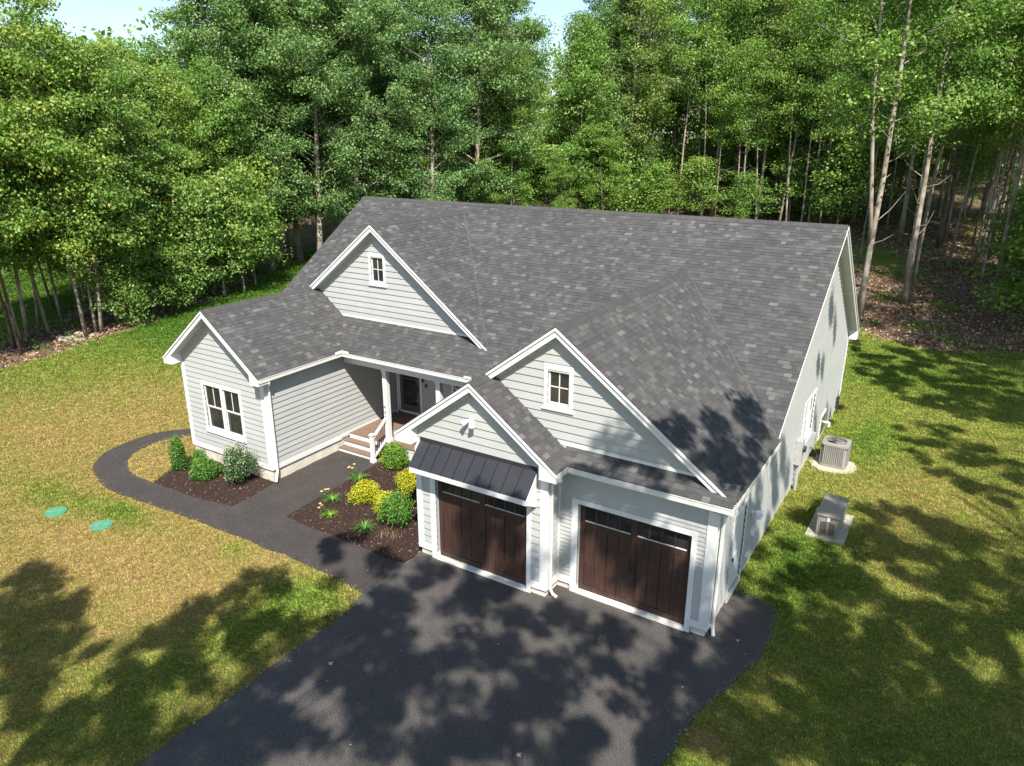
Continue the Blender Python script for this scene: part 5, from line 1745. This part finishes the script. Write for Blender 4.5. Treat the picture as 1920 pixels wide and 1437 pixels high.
# ------------------------------------------------------------------ shrubs and flowers
def shrub(x, y, rx, rz, mat, label, name='shrub', ll=.06, n=240, per=16, shape='mound', seed=1, lw=.5, z0=None, cat='shrub', group=None, flowers=0):
    g = gzf(x, y) + .02; rx *= .88; rz *= .92; n = int(n * .85)
    root = tag(empty(name, (x, y, g)), label, cat, group)
    r_ = np.random.RandomState(seed)
    th = r_.uniform(0, 2 * math.pi, n); ph = np.arccos(r_.uniform(-.25, 1, n))
    if shape == 'column':
        zz = r_.uniform(.05, 1, n); rad = rx * np.minimum(1, 1.25 * (1 - zz) ** .45) * r_.uniform(.75, 1.0, n)
        C = np.stack([rad * np.cos(th), rad * np.sin(th), zz * rz], 1)
    elif shape == 'loose':
        rad = r_.uniform(.35, 1.08, n)
        C = np.stack([rx * rad * np.sin(ph) * np.cos(th), rx * rad * np.sin(ph) * np.sin(th), rz * (.45 + .55 * rad * np.cos(ph)) + r_.normal(0, .06, n)], 1)
    else:
        rad = r_.uniform(.72, 1.03, n)
        C = np.stack([rx * rad * np.sin(ph) * np.cos(th), rx * rad * np.sin(ph) * np.sin(th), rz * (.32 + .68 * rad * np.cos(ph))], 1)
    lob = .86 + .24 * np.sin(th * 3 + seed) * np.sin(ph * 3 + seed * 2) + r_.normal(0, .09, n)
    C[:, :2] *= lob[:, None]
    s = ll * 1.15
    sg = np.tile([[s, s, s]], (n, 1))
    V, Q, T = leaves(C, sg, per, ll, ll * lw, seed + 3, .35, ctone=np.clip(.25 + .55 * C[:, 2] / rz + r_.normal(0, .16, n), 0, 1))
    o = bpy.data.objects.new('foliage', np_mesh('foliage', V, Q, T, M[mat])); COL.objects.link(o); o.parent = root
    mb = MB(); rr = random.Random(seed)
    for k in range(10):
        c = C[rr.randrange(n)]
        mb.tube([(rr.uniform(-.05, .05), rr.uniform(-.05, .05), -.03), (c[0] * .5, c[1] * .5, c[2] * .6), tuple(c)], [.018, .012, .005], 4)
    o = mb.build('stems', M['stem'], root)
    return root
shrub(-18.0, -0.62, .26, 1.25, 'shrubG', 'narrow upright green arborvitae at the left end of the left-hand bed', ll=.055, n=420, per=16, shape='column', seed=2)
shrub(-17.45, -0.22, .30, .75, 'shrubG', 'small dark shrub tucked behind the upright arborvitae', ll=.055, n=150, seed=3)
shrub(-16.75, -0.52, .52, .66, 'shrubG', 'low rounded dark green shrub in the middle of the left-hand bed', ll=.065, n=380, seed=4)
shrub(-15.35, -0.22, .62, 1.42, 'shrubH', 'tall loose shrub speckled with pale blooms under the bedroom window', ll=.062, n=560, per=15, shape='loose', seed=5)
shrub(-16.2, 0.12, .28, 1.0, 'shrubG', 'slim dark shrub against the foundation behind the pale-flowering one', ll=.055, n=170, shape='loose', seed=6)
shrub(-11.85, 3.33, .50, .92, 'shrubL', 'round lime-green shrub beside the porch steps', ll=.060, n=420, seed=7)
shrub(-10.98, 0.95, .54, .62, 'shrubY', 'golden shrub nearest to the walkway in the right-hand bed', ll=.058, n=460, seed=8)
shrub(-10.30, 2.25, .50, .62, 'shrubY', 'golden shrub with a green lower side close to the awning', ll=.058, n=420, seed=9)
shrub(-9.93, 0.72, .46, .58, 'shrubY', 'golden shrub partly hidden behind the bushy green one', ll=.058, n=330, seed=10)
shrub(-9.12, 0.22, .56, .98, 'shrubG', 'bushy green shrub beside the left garage pier', ll=.062, n=520, shape='loose', seed=12)
shrub(-9.75, 2.30, .28, .42, 'shrubG', 'small dark green shrub low beside the golden one near the awning', ll=.058, n=150, seed=13)

def lily(x, y, label, s=1.0, flowers=4, seed=1):
    g = gzf(x, y) + .02
    root = tag(empty('daylily', (x, y, g)), label, 'flower')
    rr = random.Random(seed); mb = MB()
    for k in range(64):
        an = rr.uniform(0, 6.28); L = s * rr.uniform(.26, .46); w = .012
        d = Vector((math.cos(an), math.sin(an), 0)); t = Vector((-d.y, d.x, 0)) * w
        prev = None
        for i in range(5):
            f = i / 4
            p = d * (L * (f * .9)) + Vector((0, 0, L * (1.25 * f - .95 * f * f)))
            ww = t * (1 - f * .85)
            if prev: mb.poly([prev[0] - prev[1], prev[0] + prev[1], p + ww, p - ww], rr.uniform(.3, 1))
            prev = (p, ww)
    mb.build('leaf_tuft', M['shrubL' if s < .9 else 'shrubG'], root)
    for k in range(flowers):
        an = 3.6 + rr.uniform(-.9, .9); r = rr.uniform(.05, .32) * s; h = rr.uniform(.42, .62) * s
        c = Vector((math.cos(an) * r * 1.3, math.sin(an) * r * 1.3, h * .8))
        mb = MB(); mb.tube([(0, 0, 0), (c.x * .5, c.y * .5, h * .5), tuple(c)], .008, 4); mb.build('stalk', M['shrubG'], root)
        mb = MB()
        for q in range(6):
            a2 = q * 1.047; e1 = Vector((math.cos(a2), math.sin(a2), .45)) * .055; e2 = Vector((math.cos(a2 + .5), math.sin(a2 + .5), .4)) * .035; e3 = Vector((math.cos(a2 - .5), math.sin(a2 - .5), .4)) * .035
            mb.poly([c, c + e3, c + e1, c + e2], .5)
        mb.build('bloom', M['yellowflower'], root)
lily(-12.20, 1.90, 'green daylily tuft with yellow blooms highest up the bed edge, behind a golden shrub', 1.15, 4, 1)
lily(-11.88, 0.40, 'daylily tuft with yellow blooms at the walkway edge left of the golden shrub', 1.0, 3, 2)
lily(-11.20, -0.36, 'yellowish daylily tuft near the front corner of the right-hand bed', .85, 3, 3)
lily(-9.70, -0.50, 'daylily tuft in the shaded front part of the right-hand bed', 1.1, 0, 4)
mb = MB()
for k in range(60):
    rr = random.Random(k); x = -8.85 + rr.gauss(0, .16); y = -.42 + rr.gauss(0, .12); z = .02
    mb.poly([(x - .006, y, z), (x + .006, y, z), (x + rr.uniform(-.08, .08), y + rr.uniform(-.08, .08), z + rr.uniform(.08, .24))], rr.random())
tag(mb.build('dry_grass_tuft', M['litter']), 'straw-coloured dry grass tuft at the foot of the bushy green shrub', 'grass tuft')

def chips():
    r_ = np.random.RandomState(44)
    X = r_.uniform(-18.3, -7.5, 30000); Y = r_.uniform(-1.8, 4, 30000)
    k = in_poly(X, Y, BED1) | in_poly(X, Y, BED2); X, Y = X[k][:6500], Y[k][:6500]
    C = np.stack([X, Y, gz(X, Y) + .034], 1)
    V, Q, T = leaves(C, np.tile([[.01, .01, .004]], (len(X), 1)), 1, .07, .024, 6, .7)
    o = bpy.data.objects.new('bark_chips', np_mesh('bark_chips', V, Q, T, M['chip'])); COL.objects.link(o)
    tag(o, 'loose dark bark chips covering both planting beds', 'bark chips', kind='stuff')
chips()

# boulders at the left wood edge
ri = random.Random(8)
for k, (u, v, s) in enumerate(((122, 638, .62), (137, 634, .42), (150, 628, .55), (148, 640, .36), (163, 624, .45), (112, 634, .35), (128, 626, .40), (139, 622, .36), (238, 603, .34), (250, 598, .40), (228, 612, .30), (174, 630, .28))):
    p = ghit(u, v); bm = bmesh.new(); bmesh.ops.create_icosphere(bm, subdivisions=2, radius=s * .6)
    sx, sy, sz = ri.uniform(.9, 1.4), ri.uniform(.7, 1.1), ri.uniform(.45, .75)
    for vv in bm.verts:
        q = vv.co.normalized(); f = 1 + .22 * math.sin(q.x * 5 + k) * math.cos(q.y * 4 - k) + ri.uniform(-.07, .07)
        vv.co = Vector((vv.co.x * sx * f, vv.co.y * sy * f, max(-.1, vv.co.z * sz * f)))
    me = bpy.data.meshes.new('boulder'); bm.to_mesh(me); bm.free(); me.materials.append(M['rock'])
    o = bpy.data.objects.new('boulder', me); COL.objects.link(o); o.location = (p[0], p[1], gzf(p[0], p[1]) + .03); o.rotation_euler = (0, 0, ri.uniform(0, 6))
    tag(o, 'brownish fieldstone under the left-hand trees, ' + ['fourth from the left in the heap, the biggest', 'seventh in the heap, small', 'in the right half of the heap, large', 'lowest one in the heap', 'second from the right end of the heap', 'at the left end of the heap', 'upper one in the left half of the heap', 'topmost one in the heap', 'middle of three apart from the heap', 'rightmost of three apart from the heap', 'leftmost of three apart from the heap', 'at the right end of the heap'][k], 'boulder', 'fieldstones at the edge of the left-hand wood')

# ------------------------------------------------------------------ fallen leaves
def leaf_poly(mb, x, y, z, s, a, tone, tilt):
    pts = []
    for k in range(10):
        r = s * (1.0 if k % 2 == 0 else .45) * (1 - .25 * (k in (4, 6)))
        an = a + k * math.pi / 5
        pts.append((x + r * math.cos(an), y + r * math.sin(an), z + .012 + tilt * r * math.sin(an * 2)))
    mb.poly(pts, tone)
mb = MB(); rl_ = random.Random(14); cnt = 0
while cnt < 260:
    x = rl_.uniform(-20, 6); y = rl_.uniform(-9, 14)
    if bool(in_poly(np.array([x]), np.array([y]), HOUSE)[0]): continue
    if x < -9 and y > -2.6: 
        continue
    on = bool(in_poly(np.array([x]), np.array([y]), DRIVE)[0]) or bool(in_poly(np.array([x]), np.array([y]), WALK)[0])
    if on and rl_.random() < .45: continue
    leaf_poly(mb, x, y, gzf(x, y) + (.032 if on else .05), rl_.uniform(.018, .042), rl_.uniform(0, 6), rl_.random(), .2); cnt += 1
for k in range(130):      # along the driveway edges
    if rl_.random() < .5: x = -7.44 + rl_.gauss(0, .1); y = rl_.uniform(-9, -3)
    else:
        t = rl_.uniform(0, 1); e = [(0.38, -5.2), (0.46, -3.85), (0.51, -3.01), (0.59, -2.49), (0.76, -1.73), (1.0, -0.87), (1.2, -0.17)]; i = int(t * 5.99); f = t * 5.99 - i
        x = e[i][0] * (1 - f) + e[i + 1][0] * f + rl_.gauss(0, .1); y = e[i][1] * (1 - f) + e[i + 1][1] * f + rl_.gauss(0, .1)
    leaf_poly(mb, x, y, .045, rl_.uniform(.015, .035), rl_.uniform(0, 6), rl_.random(), .3)
tag(mb.build('fallen_leaves', M['litter']), 'small dry leaves scattered over lawn and driveway edges', 'leaves', kind='stuff')
for (u, v, s, l) in ((620, 1247, .075, 'pale dry maple leaf lying on the left part of the driveway'), (972, 1419, .07, 'brown dry leaf at the bottom edge of the driveway'), (1382, 1204, .06, 'small curled pale leaf near the right garage corner')):
    p = ghit(u, v); mb = MB(); leaf_poly(mb, p[0], p[1], .035, s, 1.0, .97, .25)
    tag(mb.build('maple_leaf', M['litter']), l, 'leaf')

# ------------------------------------------------------------------ grass blades over the lawn
def clump_obj(name, seed, nb, rad, h0, h1, w):
    r_ = np.random.RandomState(seed)
    V = []; Q = []; T = []
    for k in range(nb):
        an = r_.uniform(0, 6.28); r = rad * math.sqrt(r_.random()); x, y = r * math.cos(an), r * math.sin(an)
        a2 = r_.uniform(0, 6.28); dx, dy = math.cos(a2), math.sin(a2); h = r_.uniform(h0, h1); le = r_.uniform(.3, 1.1) * h
        b = len(V)
        V += [(x - dy * w, y + dx * w, -.01), (x + dy * w, y - dx * w, -.01), (x + dx * le * .4 + dy * w * .7, y + dy * le * .4 - dx * w * .7, h * .7), (x + dx * le, y + dy * le, h)]
        Q.append((b, b + 1, b + 2, b + 3)); T.append(r_.random())
    me = np_mesh(name, np.array(V), np.array(Q), np.array(T), M['blades'])
    return bpy.data.objects.new(name, me)
def grass():
    r_ = np.random.RandomState(17)
    n = 1500000
    X = r_.uniform(-62, 11, n); Y = r_.uniform(-11, 42, n)
    Zg = gz(X, Y)
    u, v, w = proj(np.stack([X, Y, Zg], 1))
    k = (w > 0) & (u > -420) & (u < 2340) & (v > 150) & (v < 1850)
    X, Y, Zg, w = X[k], Y[k], Zg[k], w[k]
    k = r_.random(len(X)) < np.minimum(1, (17.0 / w) ** 1.7) * .60
    X, Y, Zg, w = X[k], Y[k], Zg[k], w[k]
    for poly in (HOUSE, WALK, DRIVE, BED1, BED2, [(0.95, 5.77), (2.02, 5.77), (2.02, 7.63), (.95, 7.63)]):
        k = ~in_poly(X, Y, poly); X, Y, Zg, w = X[k], Y[k], Zg[k], w[k]
    for (cx_, cy_, rr_) in ((-18.51, -4.45, .33), (-16.56, -4.16, .33), (.82, 11.2, .74)):
        k = (X - cx_) ** 2 + (Y - cy_) ** 2 > rr_ ** 2; X, Y, Zg, w = X[k], Y[k], Zg[k], w[k]
    dry, lit = fields(X, Y)
    k = lit < r_.uniform(.25, .7, len(X)); X, Y, Zg, w, dry, lit = X[k], Y[k], Zg[k], w[k], dry[k], lit[k]
    print('grass clumps', len(X))
    me = bpy.data.meshes.new('grass')
    me.vertices.add(len(X)); me.vertices.foreach_set('co', np.stack([X, Y, Zg], 1).astype(np.float32).ravel())
    lush = np.clip(1 - dry * 1.6, 0, 1)
    edge = np.exp(-((X + 8.3) / .9) ** 2 - ((Y + 3.6) / .8) ** 2)
    sc = (w / 17.0) ** .8 * (.75 + .55 * lush + .9 * edge) * r_.uniform(.75, 1.25, len(X))
    for nme, arr in (('dry', dry), ('size', sc), ('spin', r_.uniform(0, 6.283, len(X)))):
        a = me.attributes.new(nme, 'FLOAT', 'POINT'); a.data.foreach_set('value', arr.astype(np.float32))
    me.update()
    o = bpy.data.objects.new('grass', me); COL.objects.link(o)
    tag(o, 'short mown grass of the lawn around the house', 'grass', kind='stuff')
    tpl = clump_obj('grass_clump', 3, 26, .12, .025, .062, .0075)
    ng = bpy.data.node_groups.new('grass_scatter', 'GeometryNodeTree')
    ng.interface.new_socket('Geometry', in_out='INPUT', socket_type='NodeSocketGeometry')
    ng.interface.new_socket('Geometry', in_out='OUTPUT', socket_type='NodeSocketGeometry')
    gi = ng.nodes.new('NodeGroupInput'); go = ng.nodes.new('NodeGroupOutput')
    ip = ng.nodes.new('GeometryNodeInstanceOnPoints'); oi = ng.nodes.new('GeometryNodeObjectInfo'); oi.inputs['Object'].default_value = tpl
    s1 = ng.nodes.new('GeometryNodeInputNamedAttribute'); s1.data_type = 'FLOAT'; s1.inputs[0].default_value = 'size'
    s2 = ng.nodes.new('GeometryNodeInputNamedAttribute'); s2.data_type = 'FLOAT'; s2.inputs[0].default_value = 'spin'
    cb = ng.nodes.new('ShaderNodeCombineXYZ'); 
    ng.links.new(gi.outputs[0], ip.inputs['Points']); ng.links.new(oi.outputs['Geometry'], ip.inputs['Instance'])
    ng.links.new(s1.outputs[0], ip.inputs['Scale']); ng.links.new(s2.outputs[0], cb.inputs[2]); ng.links.new(cb.outputs[0], ip.inputs['Rotation'])
    ng.links.new(ip.outputs[0], go.inputs[0])
    md = o.modifiers.new('scatter', 'NODES'); md.node_group = ng
grass()
